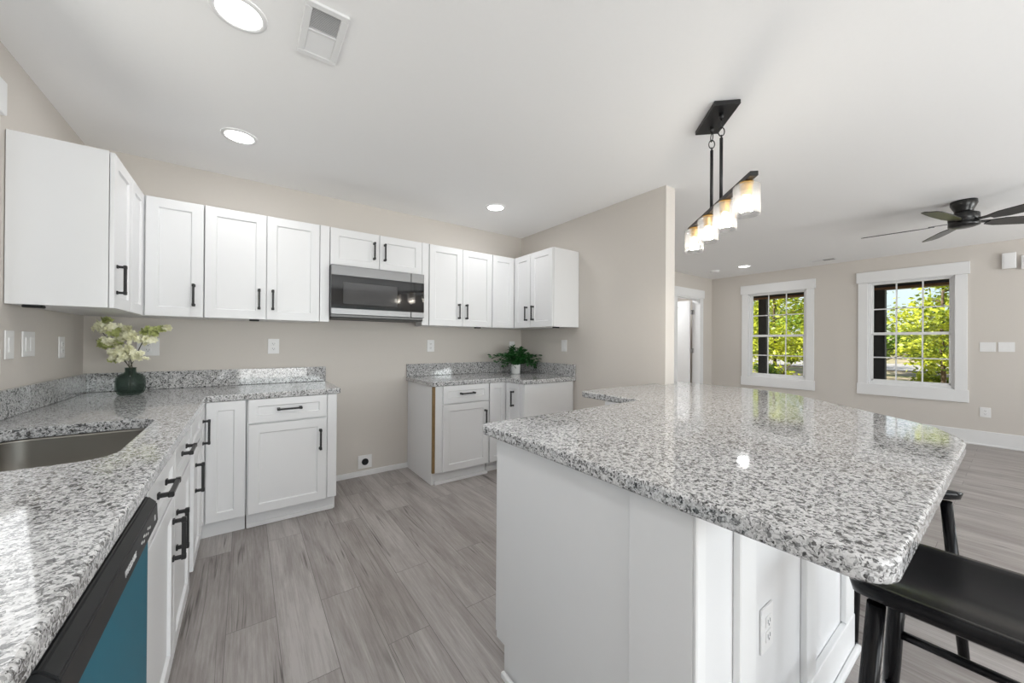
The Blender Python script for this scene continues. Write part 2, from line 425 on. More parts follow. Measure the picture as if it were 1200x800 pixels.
# ------------------------------------------------------------------ room shell
XL, YB, XS, XW, CZ = -.862, 3.60, 2.74, 7.50, 2.53
PE = 1.68      # end of the partition wall
YR, YH = -3.2, 6.6
struct('floor', MB().box((XL-.15, YR-.15, -.05), (9.0, YH, 0)), FLOORM)
struct('ceiling', MB().box((XL-.15, YR-.15, CZ), (XW+.15, YH, CZ+.12)), CEIL)
# left wall with the opening of the window over the sink
w3 = (1.32, 2.365, 1.21, 2.20)   # y0 y1 z0 z1
mb = MB()
for y0, y1, z0, z1 in ((YR-.15, w3[0], 0, CZ), (w3[1], YB+.13, 0, CZ), (w3[0], w3[1], 0, w3[2]), (w3[0], w3[1], w3[3], CZ)):
    mb.box((XL-.15, y0, z0), (XL, y1, z1))
struct('wall_left', mb, WALL)
# back wall and, beyond the stub wall, the far wall with the doorway
D0, D1, DH = 6.20, 7.02, 2.12
mb = MB()
for x0, x1, z0, z1 in ((XL, D0, 0, CZ), (D0, D1, DH, CZ), (D1, XW+.15, 0, CZ)):
    mb.box((x0, YB, z0), (x1, YB+.13, z1))
struct('wall_back', mb, WALL)
struct('wall_partition', MB().prism([(XS, PE), (XS+.13, PE), (XS+.13, YB), (XS, YB)], 0, CZ), WALL)
# right wall with two windows
w1 = (2.080, 2.945, .66, 2.165); w2 = (.508, 1.338, .68, 2.17)
mb = MB()
ys = [YR-.15, w2[0], w2[1], w1[0], w1[1], YB]
for k in range(5):
    y0, y1 = ys[k], ys[k+1]
    if k in (1, 3):
        w = w2 if k == 1 else w1
        mb.box((XW, y0, 0), (XW+.15, y1, w[2])); mb.box((XW, y0, w[3]), (XW+.15, y1, CZ))
    else: mb.box((XW, y0, 0), (XW+.15, y1, CZ))
struct('wall_right', mb, WALL)
# rear wall behind the camera, with the patio door and a window
mb = MB()
for x0, x1, z0, z1 in ((XL, -.15, 0, CZ), (-.15, 3.35, 2.15, CZ), (3.35, 4.6, 0, CZ), (4.6, 6.6, 0, .55), (4.6, 6.6, 2.15, CZ), (6.6, XW, 0, CZ)):
    mb.box((x0, YR-.15, z0), (x1, YR, z1))
struct('wall_rear', mb, WALL)
# little hall beyond the doorway
mb = MB()
mb.box((5.2, 5.4, 0), (XW+.15, 5.5, CZ)); mb.box((5.1, YB+.13, 0), (5.2, 5.5, CZ)); mb.box((XW+.05, YB+.13, 0), (XW+.15, 5.4, CZ))
struct('wall_hall', mb, WALL)
lamp('hall_fill', 'AREA', 22, (6.3, 4.5, CZ-.03), (0, 0, -1), .5, .5, DAY)  # added fill without a fixture, brightens the door leaf

# baseboards
def baseboard(name, a, b, n, h=.135, t=.014, shoe=True):
    a, b, n = V(a), V(b), V(n); u = (b-a).normalized(); mb = MB(); L = (b-a).length; c = (a+b)/2
    mb.obox(c + n*t/2 + Zv*h/2, u, n, (L, t, h), .003, 1)
    if shoe: mb.obox(c + n*(t+.006) + Zv*.01, u, n, (L, .012, .02), .004, 1)
    return struct(name, mb, TRIM)
baseboard('baseboard_back', (.60, YB, 0), (1.33, YB, 0), (0, -1, 0), h=.05, shoe=False)
baseboard('baseboard_right', (XW, YR, 0), (XW, YB, 0), (-1, 0, 0), h=.18)
baseboard('baseboard_far', (2.86, YB, 0), (6.03, YB, 0), (0, -1, 0), h=.15)
baseboard('baseboard_partition', (XS+.13, 1.82, 0), (XS+.13, YB-.02, 0), (1, 0, 0), h=.15)

# windows -----------------------------------------------------------
def window(name, w, wallx, nx, depth, thick, cas=(.105, .16, .16), cols=3, rows=2, ears=.012):
    """window in an x-wall; nx points into the room"""
    y0, y1, z0, z1 = w; root = thing(name, (wallx, (y0+y1)/2, z0), None, None, kind='structure')
    sx = lambda d: wallx + nx*d           # d > 0 into the room
    c, hd, ap = cas
    mb = MB()
    mb.box((sx(0), y0-c, z0-.02), (sx(.02), y0, z1), .002, 1); mb.box((sx(0), y1, z0-.02), (sx(.02), y1+c, z1), .002, 1)
    mb.box((sx(0), y0-c-.02, z1), (sx(.032), y1+c+.02, z1+hd-.0), .003, 1)
    mb.box((sx(0), y0-c-.012, z0-ap), (sx(.024), y1+c+.012, z0), .003, 1)
    mb.build('window_casing', TRIM, root)
    mb = MB()      # jamb lining
    e = .012
    for a, b in (((y0, z0), (y0+e, z1)), ((y1-e, z0), (y1, z1)), ((y0, z1-e), (y1, z1)), ((y0, z0), (y1, z0+e))):
        mb.box((sx(0.0), a[0], a[1]), (sx(-thick), b[0], b[1]))
    mb.build('window_jamb', TRIM, root)
    fx = sx(-depth); f = .022; zm = (z0+z1)/2 - .01
    mb = MB()
    for a, b in (((y0+e, z0+e), (y0+e+f, z1-e)), ((y1-e-f, z0+e), (y1-e, z1-e)), ((y0+e+f, z1-e-f), (y1-e-f, z1-e)), ((y0+e+f, z0+e), (y1-e-f, z0+e+f+.01))):
        mb.box((fx-.03, a[0], a[1]), (fx+.03, b[0], b[1]), .003, 1)
    mb.build('window_frame', TRIM, root)
    ya, yb = y0+e+f, y1-e-f
    for nm, za, zb, dx in (('upper', zm, z1-e-f, -.012), ('lower', z0+e+f+.01, zm, .012)):
        mb = MB(); gx = fx + nx*dx
        mb.box((gx-.012, ya, za-.018 if nm == 'upper' else za), (gx+.012, yb, za+.02), .002, 1) if nm == 'upper' else mb.box((gx-.012, ya, zb-.02), (gx+.012, yb, zb+.018), .002, 1)
        if nm == 'lower': mb.box((gx-.012, ya, za), (gx+.012, yb, za+.025), .002, 1)
        mb.box((gx-.012, ya, za), (gx+.012, ya+.018, zb), .002, 1); mb.box((gx-.012, yb-.018, za), (gx+.012, yb, zb), .002, 1)
        for k in range(1, cols):
            yy = ya + (yb-ya)*k/cols; mb.box((gx-.006, yy-.008, za), (gx+.006, yy+.008, zb))
        for k in range(1, rows):
            zz = za + (zb-za)*k/rows; mb.box((gx-.006, ya, zz-.008), (gx+.006, yb, zz+.008))
        s_ = mb.build('sash', TRIM, root)
        MB().box((gx-.002, ya, za), (gx+.002, yb, zb)).build('glass_pane', PANE, s_)
    return root
window('window_1', w1, XW, -1, .060, .15)
window('window_2', w2, XW, -1, .060, .15)
window('window_3', w3, XL, 1, .085, .15, cas=(.15, .14, .11), cols=2)
# patio door and rear window behind the camera
def rear_glazing(name, x0, x1, z0, z1, n):
    root = thing(name, ((x0+x1)/2, YR-.08, z0), None, None, kind='structure'); mb = MB(); f = .06
    mb.box((x0, YR-.11, z1-f), (x1, YR-.05, z1)); mb.box((x0, YR-.11, z0), (x1, YR-.05, z0+f))
    for k in range(n+1):
        xx = x0 + (x1-x0)*k/n; xa = max(x0, xx-f/2); xb = min(x1, xx+f/2); mb.box((xa, YR-.11, z0+f), (xb, YR-.05, z1-f))
    fr = mb.build('window_frame' if z0 > 0 else 'door_frame', TRIM, root)
    MB().box((x0+.02, YR-.082, z0+f), (x1-.02, YR-.078, z1-f)).build('glass_pane', PANE, root)
rear_glazing('door_2', -.15, 3.35, 0, 2.15, 3)
rear_glazing('window_4', 4.6, 6.6, .55, 2.15, 2)

# interior door beyond the partition ----------------------------------
root = thing('door_1', (D1, YB, 0), None, None, kind='structure')
mb = MB()
mb.box((D1, YB-.02, 0), (D1+.105, YB, DH+.005), .002, 1); mb.box((D0-.105, YB-.02, 0), (D0, YB, DH+.005), .002, 1)
mb.box((D0-.13, YB-.032, DH), (D1+.13, YB, DH+.15), .003, 1)
mb.build('door_casing', TRIM, root)
mb = MB()
mb.box((D1-.02, YB-.02, 0), (D1, YB+.13, DH), .001, 1); mb.box((D0, YB-.02, 0), (D0+.02, YB+.13, DH), .001, 1); mb.box((D0+.02, YB-.02, DH-.02), (D1-.02, YB+.13, DH), .001, 1)
mb.build('door_jamb', TRIM, root)
mb = MB(); slab_door(mb, (D1-.062, YB+.145, .01), (0, 1, 0), (-1, 0, 0), .78, 2.07, t=.035, rail=.11, rec=.012)
slab = mb.build('door_leaf', TRIM, root)
mb = MB()
for zz in (.35, 1.12, 1.86): mb.tube([(D1-.045, YB+.137, zz-.045), (D1-.045, YB+.137, zz+.045)], .011, 10); mb.box((D1-.0225, YB+.095, zz-.045), (D1-.0195, YB+.135, zz+.045))
mb.build('hinge', HINGE, slab)

# ------------------------------------------------------------------ left counter with sink, cabinets, dishwasher
CT, CTH = .905, .040          # top height, thickness
XF, YF = -.195, 2.965         # counter fronts
DXF, DYF = -.222, 2.99        # door planes (outer faces at -.202 and 2.97)
sink = (-.765, -.315, 1.56, 2.27)
def counter(name, poly, label, rads, splash, hole=None, group=None, ct=CT, slope=0):
    root = thing(name, (sum(p[0] for p in poly)/len(poly), sum(p[1] for p in poly)/len(poly), ct-CTH), label, 'countertop', group)
    pl = rounded(poly, rads); mb = MB(); mb.prism(pl, ct-CTH, ct, bev=.007, seg=4, holes=hole)
    o = None
    if hole:
        # cut the sink opening: bridge the top and bottom faces around it
        hl = rounded(hole, .09, 6)
        bm = mb.bm
        top = [bm.verts.new((x, y, ct)) for x, y in hl]; bot = [bm.verts.new((x, y, ct-CTH)) for x, y in hl]
        for k in range(len(hl)):
            j = (k+1) % len(hl); bm.faces.new((top[k], bot[k], bot[j], top[j]))
        ed = [e for e in bm.edges if e.is_boundary and all(abs(v.co.z-ct) < 1e-6 for v in e.verts)]
        bmesh.ops.triangle_fill(bm, edges=ed, use_beauty=True)
        bf = [f for f in bm.faces if len(f.verts) > 4 and all(abs(v.co.z-(ct-CTH)) < 1e-6 for v in f.verts)]
        bmesh.ops.delete(bm, geom=bf, context='FACES_ONLY')
        ed = [e for e in bm.edges if e.is_boundary and all(abs(v.co.z-(ct-CTH)) < 1e-6 for v in e.verts)]
        bmesh.ops.triangle_fill(bm, edges=ed, use_beauty=True)
    mb.build('slab', GRAN, root)
    for a, b in splash: MB().box((a[0], a[1], ct+.0005), (b[0], b[1], ct+.125), .003, 2).build('backsplash', GRAN, root)
    return root
g = .002
counter('granite_countertop', [(XL+g, -.45), (XF, -.45), (XF, YF), (.578, YF), (.578, YB-g), (XL+g, YB-g)],
        'speckled granite L-shaped countertop with the undermount sink, on the left run of cabinets', [0, .02, .015, .02, 0, 0],
        [((XL+g, -.45), (XL+.022, YB-.024)), ((XL+g, YB-.022), (.572, YB-g))],
        hole=[(sink[0], sink[2]), (sink[1], sink[2]), (sink[1], sink[3]), (sink[0], sink[3])])
# undermount sink
root = thing('kitchen_sink', ((sink[0]+sink[1])/2, (sink[2]+sink[3])/2, .66), 'stainless steel undermount sink bowl set in the left granite counter', 'sink')
mb = MB(); bm = mb.bm; rings = []
def rr(i, r): return rounded([(sink[0]+i, sink[2]+i), (sink[1]-i, sink[2]+i), (sink[1]-i, sink[3]-i), (sink[0]+i, sink[3]-i)], r, 6)
zt = CT-CTH-.0015
for i, r, z in ((-.03, .11, zt), (-.004, .09, zt), (-.004, .09, zt-.01), (.006, .085, .72), (.018, .08, .69), (.05, .06, .678)):
    rings.append([bm.verts.new((x, y, z)) for x, y in rr(i, r)])
for A, B in zip(rings, rings[1:]):
    for k in range(len(A)):
        j = (k+1) % len(A); f_ = bm.faces.new((A[k], A[j], B[j], B[k])); f_.smooth = True
bm.faces.new(rings[-1])
mb.build('sink_bowl', SINKM, root)
cx_, cy_ = (sink[0]+sink[1])/2, (sink[2]+sink[3])/2
MB().lathe([(.056, .0), (.056, .004), (.045, .006), (.038, .002), (.0, .001)], (cx_, cy_, .6785), 28).build('drain', STEEL, root)

def carcass(root, lo, hi, toe=None, name='carcass', toe_h=.105):
    """cabinet box; toe = (axis, sign, setback) leaves a recessed plinth"""
    mb = MB(); mb.box((lo[0], lo[1], toe_h), hi, .001, 1)
    p0, p1 = [lo[0], lo[1]], [hi[0], hi[1]]
    mb.build(name, CAB, root)
    if toe:
        for ax, sg, sb in toe:
            if sg > 0: p1[ax] -= sb
            else: p0[ax] += sb
    MB().box((p0[0]+.001, p0[1]+.001, 0), (p1[0]-.001, p1[1]-.001, toe_h-.0005)).build('plinth', CAB, root)
CB = CT-CTH-.002              # carcass top
xb = XL+.003
# rear part of the run, next to the dishwasher, behind the camera
root = thing('base_cabinet', (-.54, .1, 0), 'white base cabinet beside the dishwasher, at the near end of the left counter', 'base cabinet', None)
carcass(root, (xb, -.44), (DXF, .674, CB), [(0, 1, .02)])
for y0, y1 in ((-.43, .115), (.125, .665)):
    front(root, 'drawer', (DXF, y0, .707), (0, 1, 0), (1, 0, 0), y1-y0, .152, ((y1-y0)/2, .076), (0, 1, 0))
    front(root, 'door', (DXF, y0, .108), (0, 1, 0), (1, 0, 0), y1-y0, .590, (.04 if y0 > 0 else y1-y0-.04, .48), (0, 0, 1))
# dishwasher
root = thing('dishwasher', (-.52, .98, 0), 'dishwasher with black control strip and blue film on its door, under the left granite counter', 'dishwasher')
MB().box((xb, .682, .09), (-.226, 1.296, CB-.003), .004, 1).build('tub_cabinet', BLACKP, root)
d = MB().box((-.225, .684, .11), (-.196, 1.294, .772), .006, 2).build('door', FILM, root); d['label'] = 'door covered with blue protective film'
mb = MB(); bm = mb.bm; prof = [(-.225, .788), (-.186, .776), (-.178, .790), (-.180, .838), (-.196, .856), (-.225, .858)]
y0, y1 = .684, 1.294
A = [bm.verts.new((x, y0, z)) for x, z in prof]; B = [bm.verts.new((x, y1, z)) for x, z in prof]
bm.faces.new(A); bm.faces.new(B[::-1])
for k in range(6): bm.faces.new((A[k], B[k], B[(k+1) % 6], A[(k+1) % 6]))
bmesh.ops.bevel(bm, geom=list(bm.edges), offset=.003, segments=2, affect='EDGES')
cp = mb.build('control_panel', BLACKP, root)
MB().box((-.215, .69, .772), (-.188, 1.288, .787)).build('handle_recess', GREYPL, root)
MB().box((-.31, .684, 0), (-.25, 1.294, .088)).build('kick_plate', BLACKP, root)
def text(body, size, loc, ux, uz, mat, parent, name='lettering', ext=.0004):
    c = bpy.data.curves.new(name, 'FONT'); c.body = body; c.size = size; c.extrude = ext; c.align_x = 'CENTER'; c.align_y = 'CENTER'
    tmp = bpy.data.objects.new(name, c); COL.objects.link(tmp); dg = bpy.context.evaluated_depsgraph_get(); dg.update()
    me = bpy.data.meshes.new_from_object(tmp.evaluated_get(dg)); bpy.data.objects.remove(tmp); me.name = name; me.materials.clear(); me.materials.append(mat)
    o = bpy.data.objects.new(name, me); COL.objects.link(o)
    ux, uz = V(ux), V(uz); R = Matrix((ux, uz, ux.cross(uz))).transposed().to_4x4()
    o.parent = parent; o.matrix_local = Matrix.Translation(V(loc)-ORG[parent.name]) @ R
    return o
tn = V((-.002, 0, .048)).normalized()
text('FRIGIDAIRE', .017, (-.1782, 1.02, .812), (0, 1, 0), tn, STICK, cp)
for k, (yy, zz) in enumerate(((1.115, .812), (1.135, .806), (1.135, .818), (1.155, .812), (1.175, .818), (1.175, .806), (1.195, .812), (1.255, .812))):
    MB().obox((-.1785, yy, zz), (0, 1, 0), tn, (.010, .004 if k < 7 else .012, .0008)).build('control_mark', STICK, cp)
# sink base
root = thing('base_cabinet', (-.54, 1.79, 0), 'white sink base cabinet with two pulls side by side, right beside the dishwasher', 'base cabinet')
sy0, sym, sy1 = 1.300, 1.775, 2.245
carcass(root, (xb, sy0), (DXF, sy1, .655), [(0, 1, .02)])
MB().box((DXF-.02, sy0, .656), (DXF, sy1, CB), .001, 1).build('face_frame', CAB, root)
for (y0, y1, hy, hd) in ((sy0+.025, sym-.003, 1.515, sym-.04), (sym+.003, sy1-.008, 2.005, sym+.045)):
    front(root, 'drawer_front', (DXF, y0, .712), (0, 1, 0), (1, 0, 0), y1-y0, .147, (hy-y0, .092), (0, 1, 0))
    front(root, 'door', (DXF, y0, .108), (0, 1, 0), (1, 0, 0), y1-y0, .592, (hd-y0, .445), (0, 0, 1))
# narrow base
root = thing('base_cabinet', (-.54, 2.48, 0), 'narrow white base cabinet between the sink base and the left inside corner', 'base cabinet')
ny0, ny1 = 2.249, 2.742
carcass(root, (xb, ny0), (DXF, ny1, .655), [(0, 1, .02)])
MB().box((DXF-.02, ny0, .656), (DXF, ny1, CB), .001, 1).build('face_frame', CAB, root)
front(root, 'drawer_front', (DXF, 2.275, .712), (0, 1, 0), (1, 0, 0), .458, .147)
front(root, 'door', (DXF, 2.40, .108), (0, 1, 0), (1, 0, 0), .333, .592, (.055, .445), (0, 0, 1))
# corner base (two leaves)
root = thing('corner_base_cabinet', (-.54, 3.3, 0), 'white corner base cabinet with a folding two-leaf door, under the flower vase', 'corner cabinet')
mb = MB(); mb.prism([(xb, 2.746), (DXF, 2.746), (DXF, DYF+.0), (.006, DYF), (.006, YB-.003), (xb, YB-.003)], .105, CB); mb.build('carcass', CAB, root)
MB().prism([(xb, 2.75), (DXF-.02, 2.75), (DXF-.02, DYF+.04), (.004, DYF+.04), (.004, YB-.004), (xb, YB-.004)], 0, .104).build('plinth', CAB, root)
front(root, 'door', (DXF, 2.752, .108), (0, 1, 0), (1, 0, 0), .217, .755, (.075, .60), (0, 0, 1), rail=.05)
front(root, 'door', (-.197, DYF, .108), (1, 0, 0), (0, -1, 0), .197, .755, rail=.055)
# drawer base + filler
def drawer_base(x0, x1, ya, label, dx0, dx1, fil=None, yb=YB-.003):
    root = thing('base_cabinet', ((x0+x1)/2, 3.3, 0), label, 'base cabinet')
    carcass(root, (x0, DYF), (x1, yb, CB), [(1, -1, .045)])
    w = dx1-dx0
    front(root, 'drawer', (dx0, DYF, .706), (1, 0, 0), (0, -1, 0), w, .157, (w/2, .082), (1, 0, 0), rail=.052)
    front(root, 'door', (dx0, DYF, .106), (1, 0, 0), (0, -1, 0), w, .590, (w-.042, .44), (0, 0, 1))
    return root
r_ = drawer_base(.010, .552, DYF, 'white base cabinet with one drawer over one door, left of the empty range gap', .018, .484)
MB().box((.490, DYF-.012, .106), (.552, DYF-.001, CB), .002, 1).build('filler', CAB, r_)
MB().box((.012, 3.022, 0), (.540, 3.033, .028), .003, 1).build('shoe_moulding', TRIM, r_)

# ------------------------------------------------------------------ right-hand base corner and its counter
RX = 2.098                     # door plane of the leg along the partition wall (faces -x)
xe = XS-.003
yrE = 2.700
root = drawer_base(1.343, 1.886, DYF, 'white base cabinet with a bare wood edge, right of the empty range gap', 1.410, 1.880)
MB().box((1.3415, DYF+.002, .108), (1.3425, DYF+.02, CB-.005)).build('bare_edge', WOODEDGE, root)
MB().box((1.318, DYF+.022, .0), (1.3415, YB-.006, CB), .001, 1).build('end_panel', CAB, root)
MB().box((1.3195, DYF+.001, .108), (1.3405, DYF+.0215, CB-.004)).build('raw_panel_edge', WOODEDGE, root)['label'] = 'raw brown plywood edge'
MB().box((1.345, DYF-.001, .0), (1.884, DYF+.044, .022), .003, 1).build('shoe_moulding', TRIM, root)
root = thing('corner_base_cabinet', (2.4, 3.2, 0), 'white corner base cabinet with a folding two-leaf door, under the potted fern', 'corner cabinet')
mb = MB(); mb.prism([(1.890, YB-.003), (1.890, DYF), (RX, DYF), (RX, yrE+.002), (xe, yrE+.002), (xe, YB-.003)][::-1][::-1], .105, CB); mb.build('carcass', CAB, root)
MB().prism([(1.892, YB-.004), (1.892, DYF+.045), (RX+.04, DYF+.045), (RX+.04, yrE+.004), (xe-.001, yrE+.004), (xe-.001, YB-.004)], 0, .104).build('plinth', CAB, root)
front(root, 'door', (1.893, DYF, .106), (1, 0, 0), (0, -1, 0), .183, .757, rail=.05)
front(root, 'door', (RX, DYF-.022, .106), (0, -1, 0), (-1, 0, 0), .212, .757, (.125, .61), (0, 0, 1), rail=.05)
MB().box((RX-.012, yrE+.001, .106), (RX-.0005, DYF-.237, CB), .001, 1).build('filler', CAB, root)
MB().box((RX-.012, yrE-.018, .0), (xe-.03, yrE+.0005, CB), .001, 1).build('end_panel', CAB, root)
counter('granite_countertop', [(1.300, YB-g), (1.300, YF), (2.070, YF), (2.070, yrE-.035), (XS-g, yrE-.035), (XS-g, YB-g)],
        'speckled granite countertop in the far corner of the kitchen, under the potted fern', [0, .02, .012, .03, 0, 0],
        [((1.302, YB-.022), (XS-.024, YB-g)), ((XS-.022, yrE-.03), (XS-g, YB-g))])

# ------------------------------------------------------------------ wall cabinets
UB, UT = 1.408, 2.174; UH = UT-UB
UXF, UYF = -.546, 3.27         # door planes; outer faces at -.526 and 3.25
RUX = 2.398
def ufront(root, p, u, n, w, h, at=None): front(root, 'door', p, u, n, w, h, at, (0, 0, 1), rail=.06)
hz = .145                      # pull centre above door bottom
root = thing('wall_cabinet', (-.70, 2.8, UB), 'white wall cabinet with its broad plain side towards the room, on the left wall', 'wall cabinet')
MB().box((XL+.003, 2.610, UB), (UXF, 2.955, UT), .001, 1).build('carcass', CAB, root)
ufront(root, (UXF, 2.614, UB), (0, 1, 0), (1, 0, 0), .338, UH-.004, (.045, hz))
root = thing('corner_wall_cabinet', (-.6, 3.4, UB), 'white corner wall cabinet above the flower vase', 'corner cabinet')
MB().prism([(XL+.003, 2.957), (UXF, 2.957), (UXF, UYF), (-.234, UYF), (-.234, YB-.003), (XL+.003, YB-.003)], UB, UT).build('carcass', CAB, root)
ufront(root, (UXF, 2.960, UB), (0, 1, 0), (1, 0, 0), .285, UH-.004)
ufront(root, (-.520, UYF, UB), (1, 0, 0), (0, -1, 0), .284, UH-.004, (.236, hz))
def double_uppers(x0, xm, x1, z0, label, carc=None, hzz=hz, h0=.042):
    root = thing('wall_cabinet', ((x0+x1)/2, 3.4, z0), label, 'wall cabinet')
    a, b = carc or (x0, x1)
    MB().box((a+.001, UYF, z0), (b-.001, YB-.003, UT), .001, 1).build('carcass', CAB, root)
    ufront(root, (x0+.003, UYF, z0), (1, 0, 0), (0, -1, 0), xm-x0-.005, UT-z0-.004, (xm-x0-.005-h0, hzz))
    ufront(root, (xm+.002, UYF, z0), (1, 0, 0), (0, -1, 0), x1-xm-.005, UT-z0-.004, (h0-.004, hzz))
    return root
r_ = double_uppers(-.232, .121, .472, UB, 'white wall cabinet with two tall doors, left of the microwave')
MB().box((.4735, UYF-.012, UB), (.541, UYF+.02, UT), .001, 1).build('filler', CAB, r_)
r_ = double_uppers(.545, .933, 1.320, 1.868, 'short white wall cabinet directly above the microwave', hzz=.155, h0=.045)
r_ = double_uppers(1.390, 1.743, 2.092, UB, 'white wall cabinet with two tall doors, right of the microwave')
MB().box((1.323, UYF-.012, UB), (1.3885, UYF+.02, UT), .001, 1).build('filler', CAB, r_)
root = thing('corner_wall_cabinet', (2.5, 3.4, UB), 'white corner wall cabinet above the potted fern', 'corner cabinet')
MB().prism([(2.094, YB-.003), (2.094, UYF), (RUX, UYF), (RUX, 2.972), (xe, 2.972), (xe, YB-.003)], UB, UT).build('carcass', CAB, root)
ufront(root, (2.097, UYF, UB), (1, 0, 0), (0, -1, 0), .278, UH-.004)
ufront(root, (RUX, 3.247, UB), (0, -1, 0), (-1, 0, 0), .272, UH-.004, (.222, hz))
root = thing('wall_cabinet', (2.55, 2.8, UB), 'narrow white wall cabinet on the partition wall, with its plain side towards the room', 'wall cabinet')
MB().box((RUX, 2.632, UB), (xe, 2.970, UT), .001, 1).build('carcass', CAB, root)
ufront(root, (RUX, 2.967, UB), (0, -1, 0), (-1, 0, 0), .331, UH-.004, (.048, hz))

# microwave -----------------------------------------------------------
root = thing('microwave', (.94, 3.4, 1.45), 'stainless steel over-the-range microwave with a black glass window, under the short cabinet', 'microwave')
mx0, mx1, my, mz0, mz1 = .545, 1.319, 3.225, 1.448, 1.866
MB().box((mx0, my, mz0), (mx1, YB-.004, mz1), .003, 1).build('body', GALV, root)
xd = 1.196
mb = MB()
mb.box((mx0, my-.026, 1.782), (xd, my-.001, mz1), .004, 2); mb.box((mx0, my-.026, 1.468), (xd, my-.001, 1.520), .004, 2)
dr = mb.build('door', STEEL, root)
MB().box((mx0, my-.024, 1.520), (xd, my-.001, 1.782)).build('door_glass', BGLASS, dr)
MB().box((.632, my-.0255, 1.556), (1.075, my-.0242, 1.735), .004, 1).build('viewing_window', WGLASS, dr)
MB().box((xd+.002, my-.026, 1.468), (mx1, my-.001, 1.520), .004, 2).build('trim_strip', STEEL, root)
pn = MB().box((xd+.002, my-.026, 1.782), (mx1, my-.001, mz1), .004, 2).build('control_panel', STEEL, root)
MB().box((xd+.002, my-.024, 1.520), (mx1, my-.001, 1.782)).build('control_glass', BGLASS, pn)
MB().box((mx0+.01, my-.015, 1.440), (mx1-.01, YB-.03, 1.4475)).build('vent_base', BLACKP, root)

# ------------------------------------------------------------------ island / peninsula
IT = .922
P_TOP = [(.772, .108), (2.02, .108), (2.27, .205), (2.92, .86), (3.05, 1.16), (3.05, 1.80), (XS+.133, 1.80), (XS+.133, PE-.003), (XS-.003, PE-.003), (XS-.003, 1.775), (1.86, 1.775), (1.86, 1.30), (.772, 1.285)]
root = thing('granite_countertop', (1.8, .9, IT-CTH), 'large speckled granite peninsula countertop with an overhang for the black stools', 'countertop')
mb = MB(); mb.prism(rounded(P_TOP, [.055, .35, .25, .3, .25, .04, 0, 0, 0, 0, .04, .01, .03], 8), IT-CTH, IT, bev=.008, seg=4); mb.build('slab', GRAN, root)
root = thing('kitchen_island', (1.5, .8, 0), 'white panelled peninsula base under the large granite countertop', 'island')
IB = IT-CTH-.002; PX = .805; KY = .42; KX = 2.03
# cabinet boxes behind the end panel (doors face the kitchen)
MB().box((PX+.02, .592, .105), (1.86, 1.165, IB), .001, 1).build('carcass', CAB, root)
MB().box((PX+.02, .592, 0), (1.858, 1.135, .104)).build('plinth', CAB, root)
# end panel with its toe notch
mb = MB(); bm = mb.bm
pr = [(.587, 0), (1.15, 0), (1.15, .10), (1.203, .10), (1.203, IB), (.587, IB)]
A = [bm.verts.new((PX, y, z)) for y, z in pr]; B = [bm.verts.new((PX+.0195, y, z)) for y, z in pr]
bm.faces.new(A); bm.faces.new(B[::-1])
for k in range(6): bm.faces.new((A[k], B[k], B[(k+1) % 6], A[(k+1) % 6]))
mb.build('end_panel', CAB, root)
front(root, 'door', (PX+.008, 1.2035, .112), (1, 0, 0), (0, 1, 0), .49, .75, None)
front(root, 'door', (PX+.503, 1.2035, .112), (1, 0, 0), (0, 1, 0), .49, .75, None)
MB().box((PX+.0205, 1.166, .11), (1.84, 1.203, IB), .001, 1).build('face_frame', CAB, root)
MB().box((1.864, 1.20, 0), (2.68, 1.56, IB), .001, 1).build('return_cabinet', CAB, root)
# knee wall towards the stools, then diagonally to the partition
MB().box((PX-.010, KY, 0), (KX, .5855, IB), .002, 1).build('knee_wall', CAB, root)
kw = [(KX-.03, .587), (KX, .587), (2.71, 1.235), (2.71, 1.34), (2.60, 1.34), (KX-.03, .80)]
MB().prism(kw, 0, IB).build('knee_wall', CAB, root)
t = .02
for xa, xb_ in ((PX-.010, .835), (.985, 1.075), (1.465, 1.555), (1.92, KX)):
    mb = MB(); mb.box((xa, KY-(t if xa > .9 else .010), .152), (xb_, KY-.0002, IB-.001), .003, 1); mb.build('batten', TRIM, root)
mb = MB(); mb.box((PX-.012, KY-.022, 0), (KX+.004, KY-.0005, .15), .004, 2); mb.box((PX-.024, KY-.040, 0), (KX+.016, KY-.0225, .026), .006, 2)
mb.box((PX-.026, KY-.01, 0), (PX-.0105, 1.137, .024), .005, 2)
mb.build('base_moulding', TRIM, root)
# ------------------------------------------------------------------ outlets and switches
def plate(name, c, u, n, w, h, kind, label, cat, group=None, mat=PLASTIC):
    u, n, c = V(u), V(n), V(c); root = thing(name, c, label, cat, group)
    MB().obox(c + n*.004, u, Zv, (w, h, .006), .002, 2).build('cover_plate', mat, root)
    def bit(off, z, ww, hh, d=.0085, m=PLASTIC, nm='socket'):
        mb = MB(); mb.obox(c + n*d + u*off + Zv*z, u, Zv, (ww, hh, .003), .0008, 1); return mb.build(nm, m, root)
    if kind == 'duplex':
        for z in (-.02, .02):
            s_ = bit(0, z, .032, .030)
            mb = MB()
            for o_ in (-.007, .007): mb.obox(c + n*.0103 + u*o_ + Zv*(z+.002), u, Zv, (.0025, .010, .001))
            mb.obox(c + n*.0103 + Zv*(z-.008), u, Zv, (.005, .005, .001)); mb.build('slot', GREYPL, s_)
    elif kind == 'rocker':
        k = max(1, round(w/.075))
        for i in range(k): bit((i-(k-1)/2)*.046, 0, .032, .066, nm='rocker')
    elif kind == 'range':
        MB().tube([c+n*.007, c+n*.016], .030, 24).build('socket', BLACKP, root)
    elif kind == 'toggle':
        k = 2
        for i in range(k): bit((i-(k-1)/2)*.046, 0, .010, .022, .011, nm='toggle')
    return root
nb, nl, nr_, np_ = (0, -1, 0), (1, 0, 0), (-1, 0, 0), (-1, 0, 0)
